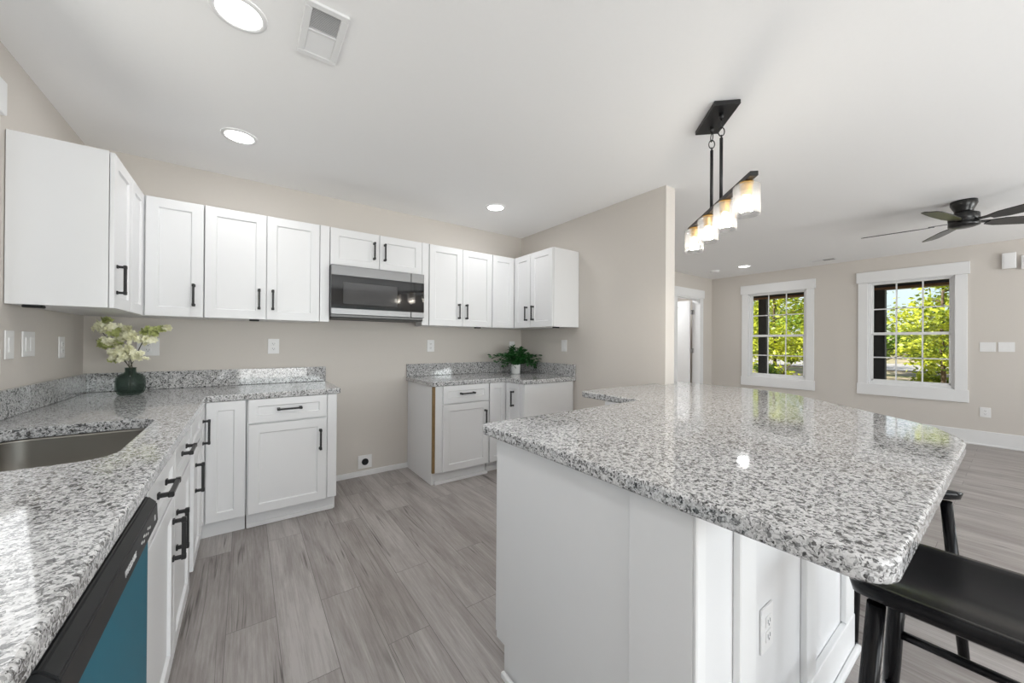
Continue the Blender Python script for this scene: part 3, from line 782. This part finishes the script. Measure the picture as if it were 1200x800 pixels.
plate('wall_outlet', (.186, YB, 1.208), (1, 0, 0), nb, .078, .122, 'duplex', 'white outlet on the back wall under the tall-door cabinet left of the microwave', 'outlet')
plate('wall_outlet', (1.558, YB, 1.212), (1, 0, 0), nb, .078, .122, 'duplex', 'white outlet on the back wall right of the range gap, above the corner counter', 'outlet')
plate('wall_outlet', (-.555, YB, 1.203), (1, 0, 0), nb, .115, .122, 'duplex', 'white outlet partly hidden behind the cream flowers', 'outlet')
plate('wall_outlet', (2.60, YB, 1.205), (1, 0, 0), nb, .078, .122, 'duplex', 'white outlet partly hidden behind the potted fern', 'outlet')
plate('range_outlet', (.912, YB, .130), (1, 0, 0), nb, .122, .122, 'range', 'square white plate with round black range socket low on the back wall', 'outlet')
plate('light_switch', (XL, 2.835, 1.228), (0, -1, 0), nl, .122, .122, 'rocker', 'double white switch on the left wall between a single outlet and the window trim', 'light switch')
plate('wall_outlet', (XL, 3.235, 1.206), (0, -1, 0), nl, .078, .122, 'duplex', 'white outlet on the left wall nearest the corner with the flower vase', 'outlet')
plate('light_switch', (XL, 2.655, 1.226), (0, -1, 0), nl, .075, .128, 'rocker', 'white switch tight beside the trim of the sink window', 'light switch')
plate('light_switch', (XS, 2.84, 1.221), (0, 1, 0), np_, .078, .122, 'rocker', 'white rocker switch on the partition wall right of the fern', 'light switch')
plate('light_switch', (XW, .245, 1.234), (0, 1, 0), nr_, .122, .118, 'toggle', 'double white light switch on the window wall, the one nearer the window', 'light switch')
plate('light_switch', (XW, .105, 1.236), (0, 1, 0), nr_, .122, .118, 'toggle', 'double white light switch on the window wall, the one farther from the window', 'light switch')
plate('wall_outlet', (XW, .262, .417), (0, 1, 0), nr_, .085, .122, 'duplex', 'white outlet low on the window wall below the light switches', 'outlet')
plate('wall_outlet', (1.185, KY, .46), (1, 0, 0), nb, .078, .122, 'duplex', 'white outlet in the panelled peninsula side under the overhang', 'outlet')
def wallbox(y0, y1, z0, z1, label):
    r = thing('chime_box', (XW, (y0+y1)/2, z0), label, 'wall box')
    MB().box((XW-.045, y0, z0), (XW-.001, y1, z1), .006, 2).build('housing', PLASTIC, r)
    MB().box((XW-.048, y0+.015, z0+.018), (XW-.0455, y1-.015, z1-.018), .002, 1).build('cover', PLASTIC, r)
wallbox(.035, .140, 2.185, 2.375, 'white box high on the window wall above the light switches')
wallbox(-.10, .002, 2.165, 2.325, 'white box high on the window wall cut off by the picture edge')

# ------------------------------------------------------------------ ceiling fixtures
def downlight(x, y, label, r=.078):
    root = thing('recessed_downlight', (x, y, CZ), label, 'downlight', 'recessed ceiling downlights')
    MB().lathe([(r+.016, -.0005), (r+.014, -.006), (r, -.008), (r-.004, -.004)], (x, y, CZ), 40).build('trim_ring', TRIM, root)
    MB().lathe([(r-.0045, -.0045), (r*.6, -.005), (.001, -.005)], (x, y, CZ), 40, cap1=True).build('lens', GLOW, root)
    lamp('downlight_beam', 'AREA', DOWNLIGHT_W, (x, y, CZ-.012), (0, 0, -1), .15, None, (1, 1, .995), 'DISK')
downlight(-.03, 1.79, 'big round recessed downlight nearest the ceiling vent')
downlight(-.04, 2.87, 'round recessed downlight above the corner with the flower vase')
downlight(1.91, 2.92, 'small round recessed downlight near the far kitchen corner')
downlight(6.64, 2.675, 'round recessed downlight in the far living room corner by the door')
for x, y in ((-.03, .3), (1.0, -1.8), (4.2, -1.9), (6.6, -1.9)):
    downlight(x, y, 'recessed ceiling downlight out of the picture, behind the viewer')
# kitchen supply vent
vx0, vx1, vy0, vy1 = .172, .325, 1.552, 1.858
root = thing('ceiling_vent', ((vx0+vx1)/2, (vy0+vy1)/2, CZ), 'white rectangular louvred air vent in the kitchen ceiling', 'vent')
mb = MB()
e = .026
for a, b in (((vx0, vy0), (vx1, vy0+e)), ((vx0, vy1-e), (vx1, vy1)), ((vx0, vy0+e), (vx0+e, vy1-e)), ((vx1-e, vy0+e), (vx1, vy1-e))):
    mb.box((a[0], a[1], CZ-.012), (b[0], b[1], CZ-.0005), .002, 1)
mb.box((vx0+e, 1.692, CZ-.011), (vx1-e, 1.702, CZ-.001))
mb.build('frame', TRIM, root)
MB().box((vx0+e, vy0+e, CZ-.0009), (vx1-e, vy1-e, CZ-.0004)).build('duct_opening', DUCT, root)
mb = MB()
for k in range(16):
    yy = vy0+e+.006 + k*(1.69-vy0-e-.006)/16
    mb.obox(((vx0+vx1)/2, yy+.002, CZ-.006), (1, 0, 0), V((0, 1, .9)), (vx1-vx0-2*e-.002, .010, .0012))
for k in range(20):
    yy = 1.706 + k*(vy1-e-1.706)/20
    mb.obox(((vx0+vx1)/2, yy+.003, CZ-.006), (1, 0, 0), V((0, 1, -.8)), (vx1-vx0-2*e-.002, .0095, .0012))
lv = mb.build('louvres', TRIM, root)
# living room slot vent and smoke detector
root = thing('ceiling_vent', (7.05, 1.74, CZ), 'narrow slot vent in the living room ceiling by the windows', 'vent')
MB().box((6.98, 1.60, CZ-.008), (7.12, 1.90, CZ-.0005), .002, 1).build('frame', TRIM, root)
MB().box((7.0, 1.62, CZ-.0095), (7.1, 1.75, CZ-.0085)).build('slot', GREYPL, root)
root = thing('smoke_detector', (6.63, 3.14, CZ), 'white round smoke detector on the ceiling by the far corner', 'smoke detector')
MB().lathe([(.075, -.0005), (.075, -.015), (.066, -.03), (.04, -.034), (.0, -.034)], (6.63, 3.14, CZ), 28).build('housing', PLASTIC, root)

# pendant -------------------------------------------------------------
pc = V((2.135, 1.005, 0)); pd = V((.69, .724, 0)).normalized(); pn_ = V((-pd.y, pd.x, 0))
BZ = 2.02
root = thing('linear_pendant_light', (pc.x, pc.y, BZ), 'black bar pendant with four lit glass cylinder shades over the peninsula', 'pendant light')
MB().obox(V((pc.x, pc.y, CZ-.013)), pd, pn_, (.285, .130, .025), .003, 1).build('ceiling_plate', BLACKM, root)
for s in (-1, 1):
    q = pc + pd*.065*s
    mb = MB(); mb.tube([q+Zv*(CZ-.026), q+Zv*(CZ-.055)], .011, 12)
    mb.tube([q+Zv*(CZ-.055), q+Zv*(CZ-.066)], .005, 8)
    def ring(c, ax, R=.016, r=.0028, st=1.5):
        pts = [c + ax*R*math.cos(2*PI*k/16) + Zv*R*st*math.sin(2*PI*k/16) for k in range(17)]
        mb.tube(pts, r, 6, cap=False)
    ring(q+Zv*(CZ-.085), pd); ring(q+Zv*(CZ-.125), pn_); 
    mb.tube([q+Zv*(CZ-.143), q+Zv*(CZ-.17)], .004, 8)
    mb.build('chain_link', BLACKM, root)
    MB().tube([q+Zv*(CZ-.16), q+Zv*(BZ+.012)], .0085, 12).build('rod', BLACKM, root)
MB().obox(V((pc.x, pc.y, BZ)), pd, pn_, (.83, .036, .022), .002, 1).build('bar', BLACKM, root)
for k, off in enumerate((-.345, -.115, .115, .345)):
    q = pc + pd*off
    MB().lathe([(.0, BZ-.011), (.030, BZ-.012), (.030, BZ-.020), (.021, BZ-.024), (.021, BZ-.070), (.017, BZ-.074), (.0, BZ-.074)], q, 24).build('lamp_socket', BRASS, root)
    R0, R1 = .056, .0535; zt_, zb_ = BZ-.026, BZ-.166
    sh = MB().lathe([(.024, zt_), (R0-.006, zt_), (R0, zt_-.006), (R0, zb_), (R1, zb_), (R1, zt_-.008), (R1-.006, zt_-.004), (.024, zt_-.004)], q, 40).build('glass_shade', SHADE, root)
    MB().lathe([(.012, BZ-.075), (.013, BZ-.088), (.019, BZ-.108), (.020, BZ-.122), (.015, BZ-.138), (.0, BZ-.144)], q, 20).build('bulb', BULB, root)
    lamp('pendant_bulb_light', 'POINT', PENDANT_W, q+Zv*(BZ-.13), (0, 0, -1), .025, color=(1, .92, .8))

# ceiling fan ------------------------------------------------------------
fc = V((5.15, .30, 0))
root = thing('ceiling_fan', (fc.x, fc.y, CZ), 'black flush-mount ceiling fan with five blades in the living room', 'ceiling fan')
MB().lathe([(.0, CZ-.0005), (.080, CZ-.0005), (.082, CZ-.03), (.072, CZ-.055), (.058, CZ-.085), (.057, CZ-.105), (.0, CZ-.105)], fc, 36).build('mount_canopy', FANBLK, root)
MB().lathe([(.0, CZ-.1055), (.065, CZ-.1055), (.090, CZ-.118), (.094, CZ-.13), (.094, CZ-.175), (.086, CZ-.182), (.086, CZ-.190), (.094, CZ-.194), (.094, CZ-.222), (.065, CZ-.233), (.0, CZ-.235)], fc, 36).build('motor_housing', FANBLK, root)
FZ = CZ-.186
for k in range(5):
    a = math.radians(24+72*k); d = V((math.cos(a), math.sin(a), 0)); w = V((d.y, -d.x, 0))
    pw = (w + Zv*.215).normalized(); nn = d.cross(pw)
    mb = MB(); mb.obox(fc+Zv*FZ+d*.145, d, pw, (.13, .045, .006), .002, 1); br_ = mb.build('blade_arm', FANBLK, root)
    mb = MB(); bm = mb.bm
    out = [(.17, -.036), (.25, -.062), (.45, -.068), (.62, -.062), (.645, -.045), (.665, .030), (.63, .060), (.45, .070), (.25, .062), (.17, .036)]
    A = [bm.verts.new(fc+Zv*FZ+d*x+pw*y+nn*.004) for x, y in out]; B = [bm.verts.new(fc+Zv*FZ+d*x+pw*y+nn*.011) for x, y in out]
    bm.faces.new(A); bm.faces.new(B[::-1])
    for q in range(len(out)): bm.faces.new((A[q], B[q], B[(q+1) % len(out)], A[(q+1) % len(out)]))
    mb.build('blade', FANBLK, root)

# ------------------------------------------------------------------ stools
def make_stool(label):
    """saddle stool about its own origin: seat 0.40 wide (x), 0.36... deep (y)"""
    root = thing('counter_stool', (0, 0, 0), label, 'stool', 'black saddle stools at the peninsula')
    sw, sd, zt, th = .195, .20, .640, .036
    mb = MB(); bm = mb.bm; nx, ny = 22, 22
    def prof(u): return .042*abs(u)**2.0
    def outline(u, v):
        # squircle outline, u v in -1..1
        r = (abs(u)**7 + abs(v)**7)**(1/7) if (u or v) else 0
        m = max(abs(u), abs(v)); k = m/r if r else 1
        return u*k*sw, v*k*sd
    topv = {}; botv = {}
    for i in range(nx+1):
        for j in range(ny+1):
            u = -1+2*i/nx; v = -1+2*j/ny; x, y = outline(u, v)
            edge = max(abs(u), abs(v)); dz = .010*max(0, (edge-.86)/.14)**2
            topv[i, j] = bm.verts.new((x, y, zt + prof(x/sw) - dz)); 
            sh = 1-.03*edge**4
            botv[i, j] = bm.verts.new((x*sh, y*sh, zt - th + prof(x/sw)*.8 + dz*.5))
    for i in range(nx):
        for j in range(ny):
            bm.faces.new((topv[i, j], topv[i+1, j], topv[i+1, j+1], topv[i, j+1])); bm.faces.new((botv[i, j], botv[i, j+1], botv[i+1, j+1], botv[i+1, j]))
    bd = [(i, 0) for i in range(nx)] + [(nx, j) for j in range(ny)] + [(i, ny) for i in range(nx, 0, -1)] + [(0, j) for j in range(ny, 0, -1)]
    for a, b in zip(bd, bd[1:]+bd[:1]): bm.faces.new((topv[a], topv[b], botv[b], botv[a]))
    mb.build('seat', STOOLM, root, smooth=True)
    feet = {}
    for sx in (-1, 1):
        for sy in (-1, 1):
            t_ = V((sx*.150, sy*.145, zt-.022)); b_ = V((sx*.185, sy*.180, .006)); feet[sx, sy] = (t_, b_)
            lg = MB().tube([t_, t_.lerp(b_, .5), b_], [.0175, .019, .0155], 16).build('leg', STOOLM, root)
            MB().tube([(b_.x, b_.y, .0), (b_.x, b_.y, .012)], .016, 14).build('foot_cap', BLACKP, lg)
    at = lambda c, z: feet[c][0].lerp(feet[c][1], (feet[c][0].z-z)/(feet[c][0].z-feet[c][1].z))
    for c1, c2, z in (((-1, -1), (-1, 1), .40), ((1, -1), (1, 1), .40), ((-1, -1), (1, -1), .24), ((-1, 1), (1, 1), .24)):
        MB().tube([at(c1, z), at(c2, z)], .0125, 12).build('stretcher', STOOLM, root)
    return root
st = make_stool('black saddle stool in front, half tucked under the near end of the peninsula counter')
st2 = copy_tree(st); st2['label'] = 'black saddle stool further back, mostly hidden behind the peninsula counter'
st.location = (1.405, .062, 0)
st2.location = (2.338, .385, 0); st2.rotation_euler = (0, 0, math.radians(38))

# ------------------------------------------------------------------ vase with flowers
rnd = random.Random(4)
vc = V((-.590, 3.31, CT))
root = thing('glass_vase', vc, 'round dark smoky glass vase on the left counter corner', 'vase')
MB().lathe([(.0, .0005), (.046, .0005), (.062, .010), (.070, .035), (.071, .07), (.068, .105), (.055, .128), (.032, .138), (.026, .146), (.026, .168), (.029, .172), (.024, .171), (.022, .146), (.028, .134), (.05, .122), (.062, .10), (.064, .05), (.055, .012), (.0, .008)], vc, 72, rib=.055, ribn=12).build('glass_body', VASEM, root)
def blossom(mb, c, r, rnd):
    ax = V((rnd.uniform(-1, 1), rnd.uniform(-1, .3), rnd.uniform(-.3, 1))).normalized(); a = ax.orthogonal().normalized(); b = ax.cross(a)
    for ringr, tilt, n in ((r, .25, 6), (r*.72, .6, 5), (r*.4, 1.0, 4)):
        off = rnd.uniform(0, 6)
        for k in range(n):
            g = off+2*PI*k/n; d = a*math.cos(g)+b*math.sin(g); s = ax.cross(d)
            p0 = c; p1 = c + d*ringr*.55 + ax*ringr*tilt*.5 + s*ringr*.38; p2 = c + d*ringr + ax*ringr*tilt*.75; p3 = c + d*ringr*.55 + ax*ringr*tilt*.5 - s*ringr*.38
            f_ = mb.bm.faces.new([mb.bm.verts.new(q) for q in (p0, p1, p2, p3)]); f_.smooth = True
def branch(tip, mid, spots, label):
    base = vc + V((rnd.uniform(-.012, .012), rnd.uniform(-.012, .012), .03))
    neck = vc + V((rnd.uniform(-.01, .01), rnd.uniform(-.01, .01), .17))
    root = thing('flower_branch', base, label, 'flower branch', 'cream flower branches in the vase')
    pts = [base, neck, V(mid), V(tip)]
    MB().tube(pts, [.003, .003, .0025, .0015], 6).build('stem', STEM, root)
    def cluster(c, R, n, green):
        mb = MB()
        for _ in range(int(n*2.6)):
            q = c + V((rnd.gauss(0, 1), rnd.gauss(0, 1)*.8, rnd.gauss(0, 1)*.75))*R*.62; blossom(mb, q, rnd.uniform(.019, .028), rnd)
        mb.build('blossom', PETALG if green else PETAL, root)
    for c, R, n, gflag in spots: cluster(V(c), R, n, gflag)
# positions on the plane y = 3.30 (x across, z up)
def fp(x, z, y=3.29): return (x, y, z)
branch(fp(-.730, 1.330), fp(-.645, 1.19), [(fp(-.715, 1.335), .028, 7, False), (fp(-.690, 1.325, 3.27), .024, 6, False), (fp(-.69, 1.365), .016, 4, True), (fp(-.655, 1.31), .026, 7, True)], 'cream flower branch reaching up to the left cabinet')
branch(fp(-.712, 1.235), fp(-.64, 1.16), [(fp(-.705, 1.222), .026, 8, True), (fp(-.672, 1.237, 3.27), .028, 9, False), (fp(-.65, 1.225), .02, 5, True)], 'cream flower branch leaning low to the left')
branch(fp(-.590, 1.31), fp(-.60, 1.19), [(fp(-.600, 1.28), .030, 9, False), (fp(-.575, 1.265, 3.27), .022, 6, False), (fp(-.61, 1.315), .02, 5, False)], 'cream flower branch in the middle of the vase')
branch(fp(-.415, 1.345), fp(-.53, 1.25), [(fp(-.418, 1.332), .012, 4, False), (fp(-.445, 1.325), .014, 4, True), (fp(-.475, 1.31), .017, 5, True), (fp(-.515, 1.305), .022, 6, True), (fp(-.515, 1.255), .024, 7, False)], 'cream flower branch stretching out to the right')
branch(fp(-.60, 1.20), fp(-.595, 1.135), [(fp(-.640, 1.155, 3.27), .026, 8, False), (fp(-.60, 1.185, 3.26), .028, 9, False), (fp(-.555, 1.155, 3.26), .026, 8, False), (fp(-.61, 1.14, 3.26), .02, 6, False), (fp(-.655, 1.135), .016, 5, True)], 'short cream flower branch right above the vase neck')

# ------------------------------------------------------------------ potted fern
pcn = V((2.44, 3.30, CT))
root = thing('potted_fern', pcn, 'bushy green plant in a small white pot on the far corner counter', 'plant')
MB().lathe([(.0, .0005), (.044, .0005), (.047, .01), (.052, .10), (.052, .104), (.047, .104), (.046, .09), (.0, .088)], pcn, 36).build('pot', POT, root)
MB().lathe([(.0455, .091), (.02, .096), (.0, .096)], pcn, 24).build('soil', SOIL, root)
mb = MB(); bm = mb.bm
def leaf(p, d, L, w):
    d = d.normalized(); s = d.cross(Zv)
    if s.length < .05: s = V((1, 0, 0))
    s = s.normalized(); s = (s + Zv*rnd.uniform(-.5, .5)).normalized(); n = s.cross(d)
    pts = [p, p+d*L*.35+s*w+n*w*.3, p+d*L*.7+s*w*.7, p+d*L-n*w*.3, p+d*L*.7-s*w*.7, p+d*L*.35-s*w+n*w*.3]; mid = [p+d*L*.35, p+d*L*.7]
    vv = [bm.verts.new(q) for q in pts]; mv = [bm.verts.new(q) for q in mid]
    for q in ((vv[0], vv[1], mv[0]), (vv[1], vv[2], mv[1], mv[0]), (vv[2], vv[3], mv[1]), (vv[3], vv[4], mv[1]), (vv[4], vv[5], mv[0], mv[1]), (vv[5], vv[0], mv[0])): bm.faces.new(q)
stems = MB()
for k in range(64):
    a = rnd.uniform(0, 2*PI); reach = rnd.uniform(.04, .30); rise = rnd.uniform(.08, .20) if reach < .16 else rnd.uniform(.03, .13)
    d = V((math.cos(a), math.sin(a)*.55, 0)); c0 = pcn + V((d.x*.02, d.y*.02, .094))
    pts = []
    for q in range(7):
        t_ = q/6; pts.append(c0 + d*reach*t_ + Zv*(rise*math.sin(min(1, t_*1.15)*PI*.62)*1.05 - (.05*t_*t_ if rnd.random() < .3 else .01*t_)))
    pts = [V((min(q.x, XS-.03), min(q.y, YB-.04), max(q.z, CT+.02))) for q in pts]
    stems.tube(pts, .0013, 5)
    for q in range(1, 7):
        for s in (-1, 1):
            dd = (pts[q]-pts[q-1]).normalized(); sd = dd.cross(Zv).normalized()*s
            leaf(pts[q], dd*.6+sd*.8+Zv*rnd.uniform(-.2, .5), rnd.uniform(.036, .058), rnd.uniform(.011, .017))
    leaf(pts[-1], pts[-1]-pts[-2], .04, .011)
for v in bm.verts:
    v.co.x = min(v.co.x, XS-.028); v.co.y = min(v.co.y, YB-.028); v.co.z = max(v.co.z, CT+.006)
fol = mb.build('leaves', LEAFP, root)
stems.build('stem', LEAFP, root)

# ------------------------------------------------------------------ under-cabinet puck lights hidden under the wall cabinets
def puck(x, y, label):
    r = thing('cabinet_light', (x, y, UB), label, 'cabinet light', 'flat lights under the wall cabinets')
    MB().box((x-.03, y-.022, UB-.012), (x+.03, y+.022, UB-.0005), .003, 1).build('housing', BLACKP, r)
puck(-.79, 2.66, 'small dark flat fitting under the wall cabinet on the left wall')
puck(.05, 3.31, 'small dark flat fitting under the tall-door cabinet left of the microwave')
puck(1.95, 3.31, 'small dark flat fitting under the tall-door cabinet right of the microwave')
puck(2.47, 2.68, 'small dark flat fitting under the narrow cabinet on the partition wall')

# ------------------------------------------------------------------ outside: porch, ground, trees
struct('ground', MB().prism([(-12, -30), (9.0, -30), (9.0, 40), (-12, 40)], -.6, -.35), GROUND)
mb = MB(); mb.quad((9.0, -40, -.35), (60, -40, 2.2), (60, 70, 2.2), (9.0, 70, -.35)); struct('terrain', mb, GROUND)
mb = MB(); mb.quad((20.5, -30, .27), (23.5, -30, .42), (23.5, 60, .42), (20.5, 60, .27)); struct('road', mb, ROAD)
struct('porch_floor', MB().box((XW+.15, -2.5, -.3), (9.8, 6.5, -.03)), DECK)
struct('roof_porch', MB().box((XW-.2, -2.6, 2.66), (10.1, 6.8, 2.76)), PORCHW)
struct('roof_sun_block', MB().box((XL-2.6, YR-1.4, 2.66), (XW-.2, YB+3.2, 2.74)), PORCHW)  # unseen deep overhang, added to keep the sun out of the sink window
mb = MB(); mb.box((9.42, -2.5, 2.30), (9.60, 6.5, 2.66)); struct('beam_porch', mb, PORCHW)
mb = MB(); mb.box((9.405, -2.5, 2.262), (9.615, 6.5, 2.299)); struct('trim_porch', mb, PORCHB)
for k, (y0, y1, lab) in enumerate(((1.455, 1.605, 'dark square porch post outside the window nearer the light switches'), (3.345, 3.500, 'dark square porch post outside the window nearer the far door'), (-.55, -.40, 'dark square porch post out of sight beyond the window wall'), (5.25, 5.40, 'dark square porch post out of sight beyond the hall'))):
    r = thing('porch_post', (9.5, (y0+y1)/2, -.03), lab, 'porch post', 'dark posts of the porch')
    MB().box((9.43, y0, -.03), (9.58, y1, 2.262), .004, 1).build('shaft', PORCHW, r)
    MB().box((9.41, y0-.02, -.03), (9.425, y1+.02, .12), .003, 1).build('base_trim', PORCHW, r)

def foliage(mb, c, rad, n, size, rnd, hollow=.35):
    """leaf quads in clumps through a crown"""
    c = V(c); clumps = []
    for _ in range(max(6, n//160)):
        while True:
            p = V((rnd.uniform(-1, 1), rnd.uniform(-1, 1), rnd.uniform(-1, 1)))
            if hollow < p.length < 1: break
        clumps.append(V((p.x*rad[0], p.y*rad[1], p.z*rad[2])))
    for _ in range(n):
        q = rnd.choice(clumps); sp = .30*min(rad)
        p = c + q + V((rnd.gauss(0, 1)*sp, rnd.gauss(0, 1)*sp, rnd.gauss(0, 1)*sp*.5))
        a = V((rnd.gauss(0, 1), rnd.gauss(0, 1), rnd.gauss(0, .6))).normalized(); b = a.cross(V((rnd.gauss(0, 1), rnd.gauss(0, 1), rnd.gauss(0, 1)))).normalized()
        s = size*rnd.uniform(.6, 1.3)
        mb.bm.faces.new([mb.bm.verts.new(p+q2) for q2 in (-a*s, b*s*.55, a*s, -b*s*.55)])
def tree(loc, h, crown, n, size, mat, label, seed, trunk_r=.055):
    rnd = random.Random(seed); loc = V(loc); r = thing('tree', loc, label, 'tree', None)
    top = loc + V((rnd.uniform(-.2, .2), rnd.uniform(-.2, .2), h))
    mb = MB(); pts = [loc - Zv*.1, loc.lerp(top, .4)+V((.06, .05, 0)), top]; mb.tube(pts, [trunk_r, trunk_r*.7, trunk_r*.25], 10)
    for k in range(9):
        t_ = .25+.08*k; p = loc.lerp(top, t_); a = rnd.uniform(0, 6.28); L = crown[1]*rnd.uniform(.5, .9)
        mb.tube([p, p+V((math.cos(a)*L*.5, math.sin(a)*L*.5, L*.18)), p+V((math.cos(a)*L, math.sin(a)*L, L*.32))], [trunk_r*.4, trunk_r*.25, .01], 6)
    mb.build('trunk', BARK, r)
    mb = MB(); foliage(mb, loc+Zv*crown[2], (crown[0], crown[1], crown[3]), n, size, rnd); mb.build('foliage', mat, r)
def gz(x): return -.35 + max(0, x-9)*2.55/51
def shrub(loc, rad, n, size, mat, label, seed):
    rnd = random.Random(seed); r = thing('shrub', loc, label, 'shrub', None); mb = MB()
    for k in range(7):
        a = rnd.uniform(0, 6.28); mb.tube([V(loc), V(loc)+V((math.cos(a)*rad[0]*.6, math.sin(a)*rad[1]*.6, rad[2]*1.2))], [.012, .005], 5)
    mb.build('stem', BARK, r)
    mb = MB(); foliage(mb, V(loc)+Zv*rad[2]*.95, rad, n, size, rnd, .1)
    for v in mb.bm.verts: v.co.z = max(v.co.z, loc[2]-.02)
    mb.build('foliage', mat, r)
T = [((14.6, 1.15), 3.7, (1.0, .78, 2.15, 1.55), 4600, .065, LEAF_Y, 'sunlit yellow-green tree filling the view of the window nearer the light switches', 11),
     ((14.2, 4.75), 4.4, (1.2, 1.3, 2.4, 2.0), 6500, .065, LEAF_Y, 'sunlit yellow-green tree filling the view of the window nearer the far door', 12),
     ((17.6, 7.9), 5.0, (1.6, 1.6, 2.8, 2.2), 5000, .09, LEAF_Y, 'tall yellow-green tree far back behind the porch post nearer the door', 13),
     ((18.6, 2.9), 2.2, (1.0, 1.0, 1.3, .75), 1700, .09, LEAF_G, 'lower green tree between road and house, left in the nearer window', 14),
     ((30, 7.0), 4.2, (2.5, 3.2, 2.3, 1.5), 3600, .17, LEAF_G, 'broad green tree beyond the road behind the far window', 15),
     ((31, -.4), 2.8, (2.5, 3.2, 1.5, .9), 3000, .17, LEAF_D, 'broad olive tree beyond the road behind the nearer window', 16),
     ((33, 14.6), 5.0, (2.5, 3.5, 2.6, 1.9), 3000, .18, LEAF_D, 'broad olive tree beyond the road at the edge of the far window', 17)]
for (x, y), h, cr_, n, sz, mt, lab, sd in T: tree((x, y, gz(x)), h, cr_, n, sz, mt, lab, sd)
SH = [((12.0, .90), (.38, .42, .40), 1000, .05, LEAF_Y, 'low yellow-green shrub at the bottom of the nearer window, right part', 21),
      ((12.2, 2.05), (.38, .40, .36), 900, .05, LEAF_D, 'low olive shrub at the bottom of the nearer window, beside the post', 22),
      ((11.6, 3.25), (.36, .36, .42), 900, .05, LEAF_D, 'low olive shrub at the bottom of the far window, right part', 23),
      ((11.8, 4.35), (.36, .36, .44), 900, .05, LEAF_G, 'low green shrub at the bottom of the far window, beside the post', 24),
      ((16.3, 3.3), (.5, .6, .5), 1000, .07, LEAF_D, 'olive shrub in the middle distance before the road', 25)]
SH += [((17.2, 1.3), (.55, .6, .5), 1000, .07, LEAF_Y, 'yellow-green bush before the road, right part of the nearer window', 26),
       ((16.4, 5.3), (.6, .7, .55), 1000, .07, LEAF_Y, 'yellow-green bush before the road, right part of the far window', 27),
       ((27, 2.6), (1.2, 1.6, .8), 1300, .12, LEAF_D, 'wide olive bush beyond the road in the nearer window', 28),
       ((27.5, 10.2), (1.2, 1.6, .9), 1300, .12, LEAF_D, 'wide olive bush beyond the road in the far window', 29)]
for (x, y), rd, n, sz, mt, lab, sd in SH: shrub((x, y, gz(x)), rd, n, sz, mt, lab, sd)
